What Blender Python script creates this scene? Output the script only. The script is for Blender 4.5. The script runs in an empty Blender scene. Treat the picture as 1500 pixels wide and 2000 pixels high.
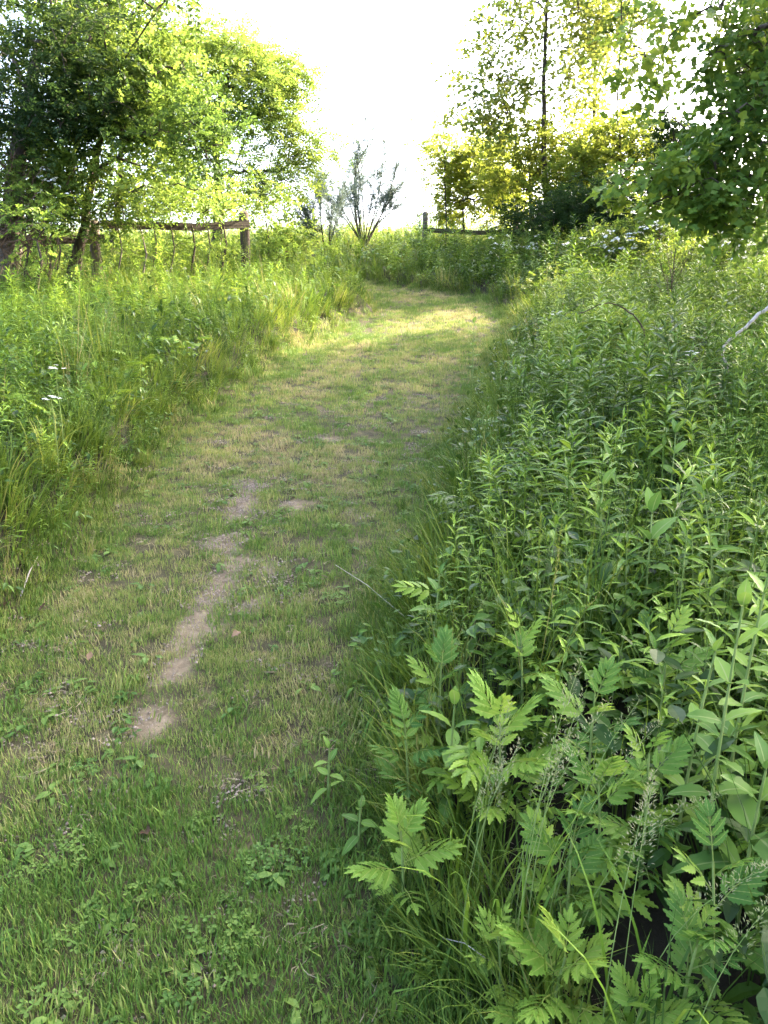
import bpy, math, random
import numpy as np
from mathutils import Vector, Matrix, Euler

random.seed(7)
rng = np.random.default_rng(7)
R = math.radians
sc = bpy.context.scene
col = sc.collection

# ------------------------------------------------------------------ camera, sky, sun, exposure
PITCH = R(14)
CAM = (0.0, 0.0, 1.55)
cd = bpy.data.cameras.new('camera')
cd.sensor_fit = 'VERTICAL'; cd.sensor_height = 36; cd.lens = 27
cd.clip_start = 0.05; cd.clip_end = 2000
cam = bpy.data.objects.new('camera', cd); col.objects.link(cam)
cam.location = CAM; cam.rotation_euler = (math.pi / 2 - PITCH, 0, 0)
sc.camera = cam

SUN_AZ, SUN_EL = 58, 32             # degrees; azimuth from +Y, positive = right of the view
w = bpy.data.worlds.new('World'); sc.world = w; w.use_nodes = True
nt = w.node_tree
bg = nt.nodes['Background']
sky = nt.nodes.new('ShaderNodeTexSky'); sky.sky_type = 'NISHITA'; sky.sun_disc = False
sky.sun_elevation = R(SUN_EL); sky.sun_rotation = R(SUN_AZ % 360)
sky.air_density = 0.7; sky.dust_density = 6.0; sky.ozone_density = 1.0
nt.links.new(sky.outputs[0], bg.inputs[0]); bg.inputs[1].default_value = 0.15
sd = bpy.data.lights.new('sun', 'SUN'); sd.energy = 3.2; sd.angle = R(0.53); sd.color = (1, 0.88, 0.66)
so = bpy.data.objects.new('sun', sd); col.objects.link(so)
S = Vector((math.sin(R(SUN_AZ)) * math.cos(R(SUN_EL)), math.cos(R(SUN_AZ)) * math.cos(R(SUN_EL)), math.sin(R(SUN_EL))))
so.rotation_euler = S.to_track_quat('Z', 'Y').to_euler(); so.location = (20, 20, 20)
vs = sc.view_settings
vs.view_transform = 'Standard'; vs.look = 'None'; vs.gamma = 1; vs.use_curve_mapping = False
vs.exposure = 3.84
sc.cycles.max_bounces = 6; sc.cycles.diffuse_bounces = 1; sc.cycles.transmission_bounces = 2
sc.cycles.glossy_bounces = 2
sc.cycles.use_denoising = True; sc.cycles.adaptive_threshold = .02

# ------------------------------------------------------------------ numeric helpers
def sstep(a, b, x):
    t = np.clip((x - a) / (b - a), 0, 1); return t * t * (3 - 2 * t)

_LAT = np.random.default_rng(3).random((8, 64, 64))
def vnoise(x, y, s=1.0, k=0):
    x = np.asarray(x, float) * s + 17.3 * k; y = np.asarray(y, float) * s + 9.1 * k
    xi = np.floor(x).astype(int); yi = np.floor(y).astype(int)
    fx = x - xi; fy = y - yi; fx = fx * fx * (3 - 2 * fx); fy = fy * fy * (3 - 2 * fy)
    L = _LAT[k % 8]
    a = L[xi % 64, yi % 64]; b = L[(xi + 1) % 64, yi % 64]; c = L[xi % 64, (yi + 1) % 64]; d = L[(xi + 1) % 64, (yi + 1) % 64]
    return (a * (1 - fx) + b * fx) * (1 - fy) + (c * (1 - fx) + d * fx) * fy
def fbm(x, y, s=1.0, k=0):
    return (vnoise(x, y, s, k) + .5 * vnoise(x, y, s * 2.1, k + 1) + .25 * vnoise(x, y, s * 4.3, k + 2)) / 1.75

PATH = np.array([(-1.2, -14, .95), (-.95, -4, .9), (-.8, 0.3, .82), (-.82, 1.2, .78), (-.82, 2.2, .66), (-.75, 3.0, .65), (-.62, 4.0, .76),
                 (-.50, 5.0, .84), (-.27, 6.3, .90), (.07, 8.0, .95), (.50, 9.7, .96), (.80, 11.0, .86), (.62, 12.2, .84),
                 (.05, 13.1, .84), (-.8, 13.8, .85), (-1.8, 14.5, .9), (-3.4, 15.6, 1.1), (-6, 18, 1.1), (-10, 22, 1.1)])
def path_d(x, y):
    """signed distance outside the mown path (negative on the path)"""
    x = np.asarray(x, float); y = np.asarray(y, float)
    best = np.full(np.broadcast(x, y).shape, 1e9)
    for a, b in zip(PATH[:-1], PATH[1:]):
        ex, ey = b[0] - a[0], b[1] - a[1]
        t = np.clip(((x - a[0]) * ex + (y - a[1]) * ey) / (ex * ex + ey * ey), 0, 1)
        d = np.hypot(x - a[0] - t * ex, y - a[1] - t * ey) - (a[2] + t * (b[2] - a[2]))
        best = np.minimum(best, d)
    return best + .16 * (fbm(x, y, 1.7, 2) - .5)

def gz(x, y):
    x = np.asarray(x, float); y = np.asarray(y, float)
    t = np.clip(y - 22, 0, None)
    z = .15 * np.clip(y, -8, 22) + np.where(t < 14, .15 * t - .00605 * t * t, .15 * 14 - .00605 * 196 - .02 * (t - 14))
    z = z + .02 * np.clip(y + 8, None, 0)
    d = path_d(x, y)
    cx = np.interp(y, PATH[:13, 1], PATH[:13, 0])
    left = sstep(.05, -.3, x - cx) * sstep(-1, 1, y) * sstep(13.5, 11.5, y)
    z = z + (.16 * sstep(0.0, .7, d) * (1 - left) + .30 * sstep(0.02, .42, d) * left) * sstep(45, 20, np.abs(x) + y * .3)
    z = z + .05 * (fbm(x, y, .6, 1) - .5) + .02 * (fbm(x, y, 3.0, 3) - .5)
    return z

def at(u, v, Y):
    """the point of the place at depth Y that lies along the photograph's line of sight u, v"""
    a = (u - 750) / 1500; b = (1000 - v) / 1500
    d = np.array([a, math.cos(PITCH) + b * math.sin(PITCH), -math.sin(PITCH) + b * math.cos(PITCH)])
    return np.array(CAM) + d * (Y / d[1])
def on_ground(u, Y):
    x = (u - 750) / 1500 * Y * .985
    return np.array([x, Y, float(gz(x, Y))])

# ------------------------------------------------------------------ mesh helpers
class MB:
    """collects polygons; build() links them as one mesh object"""
    def __init__(s): s.v = []; s.f = []; s.a = []
    def add(s, v, f, a=None):
        o = len(s.v); s.v += [tuple(p) for p in v]; s.f += [[i + o for i in q] for q in f]
        s.a += list(a) if a is not None else [0.0] * len(v)
        return s
    def arrays(s):
        V = np.array(s.v, float); L = np.array([i for q in s.f for i in q], int)
        C = np.array([len(q) for q in s.f], int); return V, L, C, np.array(s.a, float)
    def xform(s, M):
        o = MB(); V = np.array(s.v); V = V @ np.array(M)[:3, :3].T + np.array(M)[:3, 3]
        o.v = [tuple(p) for p in V]; o.f = s.f; o.a = s.a; return o
    def join(s, o): return s.add(o.v, o.f, o.a)

def mesh_np(name, V, L, C, mat, attrs=None, smooth=False):
    me = bpy.data.meshes.new(name)
    me.vertices.add(len(V)); me.vertices.foreach_set('co', np.ascontiguousarray(V, dtype=np.float32).ravel())
    me.loops.add(len(L)); me.loops.foreach_set('vertex_index', L.astype(np.int32))
    me.polygons.add(len(C)); st = np.concatenate([[0], np.cumsum(C)[:-1]]).astype(np.int32)
    me.polygons.foreach_set('loop_start', st)
    me.polygons.foreach_set('use_smooth', np.full(len(C), smooth))
    for k, arr in (attrs or {}).items():
        at_ = me.attributes.new(k, 'FLOAT', 'POINT'); at_.data.foreach_set('value', np.asarray(arr, np.float32))
    me.update(calc_edges=True)
    if mat: me.materials.append(mat)
    return me
def mesh_mb(name, mb, mat, smooth=False):
    V, L, C, A = mb.arrays(); return mesh_np(name, V, L, C, mat, {'mid': A}, smooth)
def link(name, me, parent=None, loc=None):
    o = bpy.data.objects.new(name, me); col.objects.link(o)
    if parent: o.parent = parent
    if loc is not None: o.location = loc
    return o
def tag(o, label=None, cat=None, group=None, kind=None):
    if label: o['label'] = label
    if cat: o['category'] = cat
    if group: o['group'] = group
    if kind: o['kind'] = kind
    return o
def thing(name, label, cat, loc=(0, 0, 0), group=None):
    o = bpy.data.objects.new(name, None); col.objects.link(o); o.location = loc; o.empty_display_size = .1
    return tag(o, label, cat, group)
def replicate(protos, idx, Rm, P, Sc, tint):
    """many copies of small leaf arrays merged to one array set"""
    Vs, Ls, Cs, Ts, Ms = [], [], [], [], []; off = 0
    for k, (V, L, C, A) in enumerate(protos):
        m = idx == k; n = int(m.sum())
        if not n: continue
        W = np.einsum('nij,vj->nvi', Rm[m], V) * Sc[m][:, None, None] + P[m][:, None, :]
        Vs.append(W.reshape(-1, 3)); nv = len(V)
        Ls.append((L[None, :] + (np.arange(n) * nv)[:, None]).ravel() + off); Cs.append(np.tile(C, n))
        Ts.append(np.repeat(tint[m], nv)); Ms.append(np.tile(A, n)); off += n * nv
    return np.concatenate(Vs), np.concatenate(Ls), np.concatenate(Cs), np.concatenate(Ts), np.concatenate(Ms)
def frames(D, roll):
    """rotation matrices whose X axis is D, rolled"""
    D = D / (np.linalg.norm(D, axis=1, keepdims=True) + 1e-9)
    up = np.tile([0, 0, 1.0], (len(D), 1)); up[np.abs(D[:, 2]) > .97] = [0, 1, 0]
    Y = np.cross(up, D); Y /= np.linalg.norm(Y, axis=1, keepdims=True); Z = np.cross(D, Y)
    c, s = np.cos(roll)[:, None], np.sin(roll)[:, None]
    return np.stack([D, Y * c + Z * s, Z * c - Y * s], axis=2)

def tube(mb, pts, rad, n=6, cap=True):
    pts = np.asarray(pts, float); m = len(pts)
    T = np.gradient(pts, axis=0); T /= np.linalg.norm(T, axis=1, keepdims=True) + 1e-9
    ref = np.array([0, 0, 1.0]) if abs(T[0][2]) < .8 else np.array([0, 1.0, 0])
    V = []
    for i in range(m):
        a = np.cross(T[i], ref); a /= np.linalg.norm(a) + 1e-9; b = np.cross(T[i], a)
        r = rad[i] if hasattr(rad, '__len__') else rad
        for k in range(n):
            t = 2 * math.pi * k / n; V.append(pts[i] + r * (math.cos(t) * a + math.sin(t) * b))
    F = [[i * n + k, i * n + (k + 1) % n, (i + 1) * n + (k + 1) % n, (i + 1) * n + k] for i in range(m - 1) for k in range(n)]
    if cap: F.append(list(range((m - 1) * n, m * n))); F.append(list(range(n - 1, -1, -1)))
    mb.add(V, F)

# ------------------------------------------------------------------ leaf shapes (X = along the leaf, Z = up face)
def blade(L, W, bend, n=4, twist=0.0, droop=0.0):
    """a grass blade from the origin going up along Z and bending towards +X"""
    mb = MB(); V = []; p = np.zeros(3); ang = 0.08
    for i in range(n + 1):
        t = i / n; hw = W * .5 * (1 - t ** 2.2) * (.75 + .5 * min(t * 3, 1)); tw = twist * t
        side = np.array([math.sin(tw) * .5, math.cos(tw), 0])
        if i < n: V += [p - side * hw, p + side * hw]
        else: V.append(p.copy())
        ang = .08 + bend * (t ** 1.3) + droop * t ** 3
        p = p + np.array([math.sin(ang), 0, math.cos(ang)]) * L / n
    F = [[2 * i, 2 * i + 1, 2 * i + 3, 2 * i + 2] for i in range(n - 1)] + [[2 * n - 2, 2 * n - 1, 2 * n]]
    return mb.add(V, F)
def leaf(L, W, n=5, peak=.4, fold=.25, arch=.3, teeth=0.0, stalk=0.06, wavy=0.0):
    """a leaf along +X with a folded midrib, an arched spine and optional toothed edges"""
    mb = MB(); V = []; A = []
    for i in range(n + 1):
        t = i / n; x = L * (stalk + (1 - stalk) * t)
        if i == 0: hw = .0
        elif i == n: hw = 0.
        else:
            hw = W * .5 * (math.sin(math.pi * (t ** (math.log(.5) / math.log(peak)))) ** .85)
            if teeth: hw *= (1 + teeth * (1 if i % 2 else -1))
        z = -arch * L * t * t; wz = wavy * W * (1 if i % 2 else -1)
        dx = teeth * W * .5 if (teeth and i % 2) else 0
        V += [(x, 0, z), (x + dx, hw, z + fold * hw + wz), (x + dx, -hw, z + fold * hw - wz)]; A += [0, 1, 1]
    F = []
    for i in range(n):
        a, b = 3 * i, 3 * i + 3
        if i == 0: F += [[a, b, b + 1], [a, b + 2, b]]
        elif i == n - 1: F += [[a, b, a + 1], [a, a + 2, b]]
        else: F += [[a, b, b + 1, a + 1], [a, a + 2, b + 2, b]]
    mb.add(V, F, A)
    if stalk: tube(mb, [(0, 0, 0), (L * stalk * 1.3, 0, 0)], [.02 * W + .0006] * 2, 3, False)
    return mb
def oval(L, W, fold=.2):
    """a four-corner leaf, for crowns seen from afar"""
    return MB().add([(0, 0, 0), (L * .45, W * .5, fold * W * .5), (L, 0, -.1 * L), (L * .45, -W * .5, fold * W * .5)], [[0, 1, 2, 3]], [0, 1, 0, 1])
def tulip(L, arch=.25, fold=.2):
    """the four-lobed, square-tipped leaf of a tulip tree with its long stalk"""
    out = [(0, 0), (.05, .30), (.22, .46), (.36, .44), (.42, .33), (.62, .34), (.86, .40), (.80, .20), (.72, 0)]
    mb = MB(); s = L * .75; x0 = L * .35
    up = [(x0 + s * a, s * b, fold * s * b - arch * s * a * a) for a, b in out]
    mid = [(x0 + s * a, 0, -arch * s * a * a) for a in (0, .25, .5, .72)]
    for sg in (1, -1):
        V = [(x, sg * y, z) for x, y, z in up]; V += mid
        # 0..8 outline, 9.. mids
        mb.add(V, [[q for q in (f if sg > 0 else f[::-1])] for f in ([9, 1, 0], [9, 10, 2, 1], [10, 3, 2], [10, 11, 4, 3], [11, 5, 4], [11, 7, 6, 5], [11, 12, 7])],
               [1] * 9 + [0] * 4)
    tube(mb, [(0, 0, .01), (x0, 0, 0)], [.0015, .0012], 3, False)
    return mb
def place(mb, src, loc, yaw, pitch=0, roll=0, s=1):
    M = Matrix.Translation(loc) @ Euler((roll, pitch, yaw), 'XYZ').to_matrix().to_4x4() @ Matrix.Scale(s, 4)
    mb.join(src.xform(M)); return mb
def rnd(a, b): return random.uniform(a, b)

# ------------------------------------------------------------------ materials
def new_mat(name):
    m = bpy.data.materials.new(name); m.use_nodes = True; t = m.node_tree
    return m, t, t.nodes['Principled BSDF'], t.nodes['Material Output']
def ramp(t, stops):
    r = t.nodes.new('ShaderNodeValToRGB'); e = r.color_ramp.elements
    e[0].position, e[0].color = stops[0][0], (*stops[0][1], 1); e[1].position, e[1].color = stops[-1][0], (*stops[-1][1], 1)
    for p, c in stops[1:-1]: q = e.new(p); q.color = (*c, 1)
    return r
def math_node(t, op, a, b):
    n = t.nodes.new('ShaderNodeMath'); n.operation = op
    for i, x in enumerate((a, b)):
        if isinstance(x, (int, float)): n.inputs[i].default_value = x
        else: t.links.new(x, n.inputs[i])
    return n.outputs[0]
def leaf_mat(name, stops, src='GEOMETRY', trans=.42, tcol=1.5, rough=.52, vary=.28, midrib=None, spec=.14):
    """leaf surface: colour along `stops` by the plant's own tint, each leaf a little different, light passing through"""
    m, t, b, out = new_mat(name); N, Lk = t.nodes, t.links
    if src == 'OBJECT': fac = N.new('ShaderNodeObjectInfo').outputs['Random']
    else:
        an = N.new('ShaderNodeAttribute'); an.attribute_type = src; an.attribute_name = 'tint'; fac = an.outputs['Fac']
    g = N.new('ShaderNodeNewGeometry')
    v = math_node(t, 'MULTIPLY', math_node(t, 'SUBTRACT', g.outputs['Random Per Island'], .5), vary)
    r = ramp(t, stops); Lk.new(math_node(t, 'ADD', fac, v), r.inputs[0]); colr = r.outputs[0]
    if midrib:
        am = N.new('ShaderNodeAttribute'); am.attribute_name = 'mid'
        rr = ramp(t, [(0.03, (1, 1, 1)), (.12, (0, 0, 0))]); Lk.new(am.outputs['Fac'], rr.inputs[0])
        mx = N.new('ShaderNodeMix'); mx.data_type = 'RGBA'; Lk.new(rr.outputs[0], mx.inputs[0]); Lk.new(colr, mx.inputs[6]); mx.inputs[7].default_value = (*midrib, 1)
        colr = mx.outputs[2]
    Lk.new(colr, b.inputs['Base Color']); b.inputs['Roughness'].default_value = rough; b.inputs['Specular IOR Level'].default_value = spec
    tl = N.new('ShaderNodeBsdfTranslucent'); h2 = N.new('ShaderNodeHueSaturation'); h2.inputs['Hue'].default_value = .485
    h2.inputs['Saturation'].default_value = 1.0; h2.inputs['Value'].default_value = tcol; Lk.new(colr, h2.inputs['Color']); Lk.new(h2.outputs[0], tl.inputs['Color'])
    ms = N.new('ShaderNodeMixShader'); ms.inputs[0].default_value = trans
    Lk.new(b.outputs[0], ms.inputs[1]); Lk.new(tl.outputs[0], ms.inputs[2]); Lk.new(ms.outputs[0], out.inputs['Surface'])
    return m
def rough_mat(name, stops, scale=8, rough=.9, bump=.3, stretch=(1, 1, 1), detail=6):
    m, t, b, out = new_mat(name); N, Lk = t.nodes, t.links
    tc = N.new('ShaderNodeTexCoord'); mp = N.new('ShaderNodeMapping'); mp.inputs['Scale'].default_value = stretch
    nz = N.new('ShaderNodeTexNoise'); nz.inputs['Scale'].default_value = scale; nz.inputs['Detail'].default_value = detail; nz.inputs['Roughness'].default_value = .65
    Lk.new(tc.outputs['Object'], mp.inputs[0]); Lk.new(mp.outputs[0], nz.inputs['Vector'])
    r = ramp(t, stops); Lk.new(nz.outputs['Fac'], r.inputs[0]); Lk.new(r.outputs[0], b.inputs['Base Color'])
    bp = N.new('ShaderNodeBump'); bp.inputs['Strength'].default_value = bump; bp.inputs['Distance'].default_value = .02
    Lk.new(nz.outputs['Fac'], bp.inputs['Height']); Lk.new(bp.outputs[0], b.inputs['Normal'])
    b.inputs['Roughness'].default_value = rough; b.inputs['Specular IOR Level'].default_value = .2
    return m

G_DEEP, G_MID, G_YEL, STRAW = (.028, .075, .018), (.065, .145, .028), (.15, .23, .036), (.34, .27, .12)
M = {}
M['lawn'] = leaf_mat('mown_grass', [(0, (.07, .14, .022)), (.35, (.16, .23, .042)), (.62, (.25, .26, .078)), (1, (.34, .275, .135))], 'INSTANCER', .28, 1.3, vary=.6)
M['clover'] = leaf_mat('clover_leaf', [(0, (.05, .11, .02)), (1, (.12, .185, .034))], 'INSTANCER', .25, 1.3)
M['straw'] = leaf_mat('dry_straw', [(0, (.13, .095, .05)), (1, (.30, .25, .15))], 'INSTANCER', .15, 1.0, vary=.6)
M['meadow'] = leaf_mat('meadow_grass', [(0, (.028, .064, .008)), (.5, (.098, .155, .018)), (.8, (.18, .205, .032)), (1, (.28, .245, .105))], 'INSTANCER', .32, 1.4, vary=.45)
M['weed'] = leaf_mat('weed_leaf', [(0, (.02, .048, .007)), (.5, (.078, .152, .015)), (1, (.185, .275, .028))], 'INSTANCER', .28, 1.5, .4, .55, spec=.17)
M['weed_o'] = leaf_mat('weed_leaf_single', [(0, (.025, .056, .008)), (.5, (.082, .158, .015)), (1, (.185, .275, .028))], 'OBJECT', .28, 1.5, .4, .4, spec=.17)
M['broad_o'] = leaf_mat('broad_leaf_pale_rib', [(0, (.062, .135, .024)), (1, (.135, .225, .034))], 'OBJECT', .32, 1.5, vary=.1, midrib=(.16, .21, .07))
M['cut_o'] = leaf_mat('cut_leaf', [(0, (.045, .11, .018)), (.6, (.09, .175, .025)), (1, (.165, .25, .034))], 'OBJECT', .34, 1.5, vary=.25, midrib=(.16, .21, .05))
M['cut_y'] = leaf_mat('young_cut_leaf', [(0, (.125, .225, .03)), (1, (.21, .30, .04))], 'OBJECT', .36, 1.5, vary=.25, midrib=(.24, .29, .06))
M['stem'] = rough_mat('green_stem', [(.3, (.10, .16, .035)), (.7, (.2, .24, .07))], 20, .6, .1)
M['brown_stem'] = rough_mat('brown_twig', [(.3, (.05, .03, .018)), (.7, (.16, .105, .065))], 20, .9, .3)
M['dead'] = rough_mat('dead_dark_stalk', [(.3, (.03, .022, .014)), (.7, (.10, .075, .05))], 30, .95, .3)
M['pale_twig'] = rough_mat('bleached_twig', [(.3, (.22, .19, .15)), (.7, (.42, .37, .31))], 20, .9, .3)
M['bark'] = rough_mat('bark', [(.3, (.02, .015, .010)), (.55, (.06, .046, .033)), (.75, (.12, .10, .07))], 14, .95, .9, (1, 1, .22))
M['bark_pale'] = rough_mat('pale_bark', [(.3, (.06, .046, .034)), (.7, (.19, .155, .12))], 14, .95, .8, (1, 1, .25))
M['post'] = rough_mat('weathered_post_wood', [(.3, (.024, .018, .012)), (.55, (.07, .055, .04)), (.75, (.13, .11, .08))], 9, .95, .8, (3, 3, .25))
M['rail'] = rough_mat('weathered_rail_wood', [(.3, (.022, .017, .012)), (.55, (.06, .047, .034)), (.75, (.12, .098, .075))], 9, .95, .8, (.2, 3, 3))
M['petal'] = leaf_mat('white_petal', [(0, (.72, .72, .68)), (1, (.85, .85, .82))], 'OBJECT', .3, 1.0, vary=.1)
M['petal_g'] = leaf_mat('white_blossom', [(0, (.72, .72, .68)), (1, (.85, .85, .82))], 'GEOMETRY', .3, 1.0, vary=.1)
M['seed'] = leaf_mat('grass_seed_head', [(0, (.14, .17, .07)), (1, (.25, .25, .13))], 'OBJECT', .3, 1.1, vary=.4)
M['purple'] = leaf_mat('purple_petal', [(0, (.25, .14, .32)), (1, (.35, .22, .42))], 'OBJECT', .3, 1.0, vary=.2)
M['brown_leaf'] = leaf_mat('dry_brown_leaf', [(0, (.06, .035, .02)), (1, (.14, .09, .05))], 'OBJECT', .1, 1.0, vary=.3)
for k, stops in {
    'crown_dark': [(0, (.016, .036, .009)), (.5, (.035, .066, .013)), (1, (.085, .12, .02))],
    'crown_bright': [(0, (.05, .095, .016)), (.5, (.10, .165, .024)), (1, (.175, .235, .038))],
    'crown_glow': [(0, (.055, .095, .014)), (.5, (.115, .165, .02)), (1, (.21, .24, .034))],  # yellower, more see-through twin of crown_bright, so the right shrubs look sunlit
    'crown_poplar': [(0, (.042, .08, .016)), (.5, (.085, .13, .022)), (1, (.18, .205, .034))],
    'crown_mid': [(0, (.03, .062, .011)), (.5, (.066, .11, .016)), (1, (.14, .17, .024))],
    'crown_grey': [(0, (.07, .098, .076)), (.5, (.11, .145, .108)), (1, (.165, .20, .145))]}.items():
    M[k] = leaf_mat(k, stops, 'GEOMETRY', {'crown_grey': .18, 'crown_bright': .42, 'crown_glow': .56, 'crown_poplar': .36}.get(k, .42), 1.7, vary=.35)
M['tulip_o'] = leaf_mat('tulip_tree_leaf', [(0, (.034, .078, .011)), (.6, (.08, .14, .017)), (1, (.17, .225, .024))], 'OBJECT', .4, 1.6, vary=.1)
M['tulip_g'] = leaf_mat('tulip_tree_foliage', [(0, (.034, .078, .011)), (.6, (.08, .14, .017)), (1, (.17, .225, .024))], 'GEOMETRY', .4, 1.6, vary=.35)

# ground: soil, thatch and worn bare earth
PATCH = [(-.76, 3.95, .17), (-.47, 3.97, .09), (-.75, 3.5, .12), (-.70, 3.05, .13), (-.53, 2.9, .09), (-.70, 2.73, .10), (-.73, 2.55, .10), (-.38, 5.15, .08),
         (-.73, 2.2, .09), (-.77, 4.2, .13), (-.5, 3.2, .08), (-.64, 3.3, .10)]
def bare(x, y):
    b = np.zeros(np.shape(x))
    for px, py, r in PATCH: b = np.maximum(b, np.exp(-(((x - px) / (r * .68)) ** 2 + ((y - py) / (r * 1.1)) ** 2)))
    for (ax, ay), (bx_, by_), wd in (((-.77, 4.25), (-.74, 3.5), .085), ((-.74, 3.5), (-.66, 3.1), .07), ((-.68, 3.15), (-.74, 2.45), .075)):
        ex, ey = bx_ - ax, by_ - ay; t = np.clip(((x - ax) * ex + (y - ay) * ey) / (ex * ex + ey * ey), 0, 1)
        b = np.maximum(b, (.15 + .9 * vnoise(x, y, 5.0, 6)) * np.exp(-((np.hypot(x - ax - t * ex, y - ay - t * ey)) / wd) ** 2))
    return sstep(.27, .66, b * (.25 + 1.45 * fbm(x, y, 11, 4)) + .45 * (fbm(x, y, 6, 4) - .55))

# ------------------------------------------------------------------ ground and mown path
def axis(segs):
    out = []
    for a, b, st in segs: out += list(np.arange(a, b, st))
    return np.array(out + [segs[-1][1]])
gx = axis([(-160, -30, 10), (-30, -9, 1.0), (-9, -4, .35), (-4, 5, .06), (5, 10, .35), (10, 30, 1.0), (30, 160, 10)])
gy = axis([(-60, -8, 4), (-8, .5, .4), (.5, 7, .06), (7, 16, .12), (16, 40, .6), (40, 180, 8)])
X, Y = np.meshgrid(gx, gy); Zg = gz(X, Y) + .012 * (fbm(X, Y, 9, 5) - .5)
nx, ny = len(gx), len(gy)
ii = (np.arange(ny - 1)[:, None] * nx + np.arange(nx - 1)[None, :]).ravel()
quads = np.stack([ii, ii + 1, ii + nx + 1, ii + nx], 1)
m, t, b, out = new_mat('meadow_soil'); N, Lk = t.nodes, t.links
tc = N.new('ShaderNodeTexCoord')
def tex(scale, detail=6, rough=.6):
    n = N.new('ShaderNodeTexNoise'); n.inputs['Scale'].default_value = scale; n.inputs['Detail'].default_value = detail; n.inputs['Roughness'].default_value = rough
    Lk.new(tc.outputs['Object'], n.inputs['Vector']); return n.outputs['Fac']
r1 = ramp(t, [(.3, (.026, .022, .012)), (.5, (.052, .046, .021)), (.7, (.095, .08, .038))]); Lk.new(tex(14), r1.inputs[0])
r2 = ramp(t, [(.25, (.075, .054, .031)), (.5, (.15, .115, .07)), (.75, (.235, .188, .125))]); Lk.new(tex(22, 8, .7), r2.inputs[0])
ab = N.new('ShaderNodeAttribute'); ab.attribute_name = 'bare'
mx = N.new('ShaderNodeMix'); mx.data_type = 'RGBA'
Lk.new(math_node(t, 'MULTIPLY', ab.outputs['Fac'], 1.3), mx.inputs[0]); mx.clamp_factor = True
aw = N.new('ShaderNodeAttribute'); aw.attribute_name = 'soil_shade'; m2 = N.new('ShaderNodeMix'); m2.data_type = 'RGBA'; Lk.new(aw.outputs['Fac'], m2.inputs[0]); Lk.new(r1.outputs[0], m2.inputs[6]); m2.inputs[7].default_value = (.022, .018, .011, 1)  # soil under the uncut plants darkened to deepen the shade between stems
Lk.new(m2.outputs[2], mx.inputs[6]); Lk.new(r2.outputs[0], mx.inputs[7]); Lk.new(mx.outputs[2], b.inputs['Base Color'])
bp = N.new('ShaderNodeBump'); bp.inputs['Strength'].default_value = .7; bp.inputs['Distance'].default_value = .012
Lk.new(tex(45, 8, .7), bp.inputs['Height']); Lk.new(bp.outputs[0], b.inputs['Normal'])
b.inputs['Roughness'].default_value = .95; b.inputs['Specular IOR Level'].default_value = .15
gm = mesh_np('ground', np.stack([X.ravel(), Y.ravel(), Zg.ravel()], 1), quads.ravel(), np.full(len(quads), 4), m, {'bare': bare(X.ravel(), Y.ravel()) * (path_d(X.ravel(), Y.ravel()) < .2), 'soil_shade': sstep(.0, .25, path_d(X.ravel(), Y.ravel()))}, True)
tag(link('ground', gm), 'sloping meadow ground with worn bare earth on the mown path', kind='structure')

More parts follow.
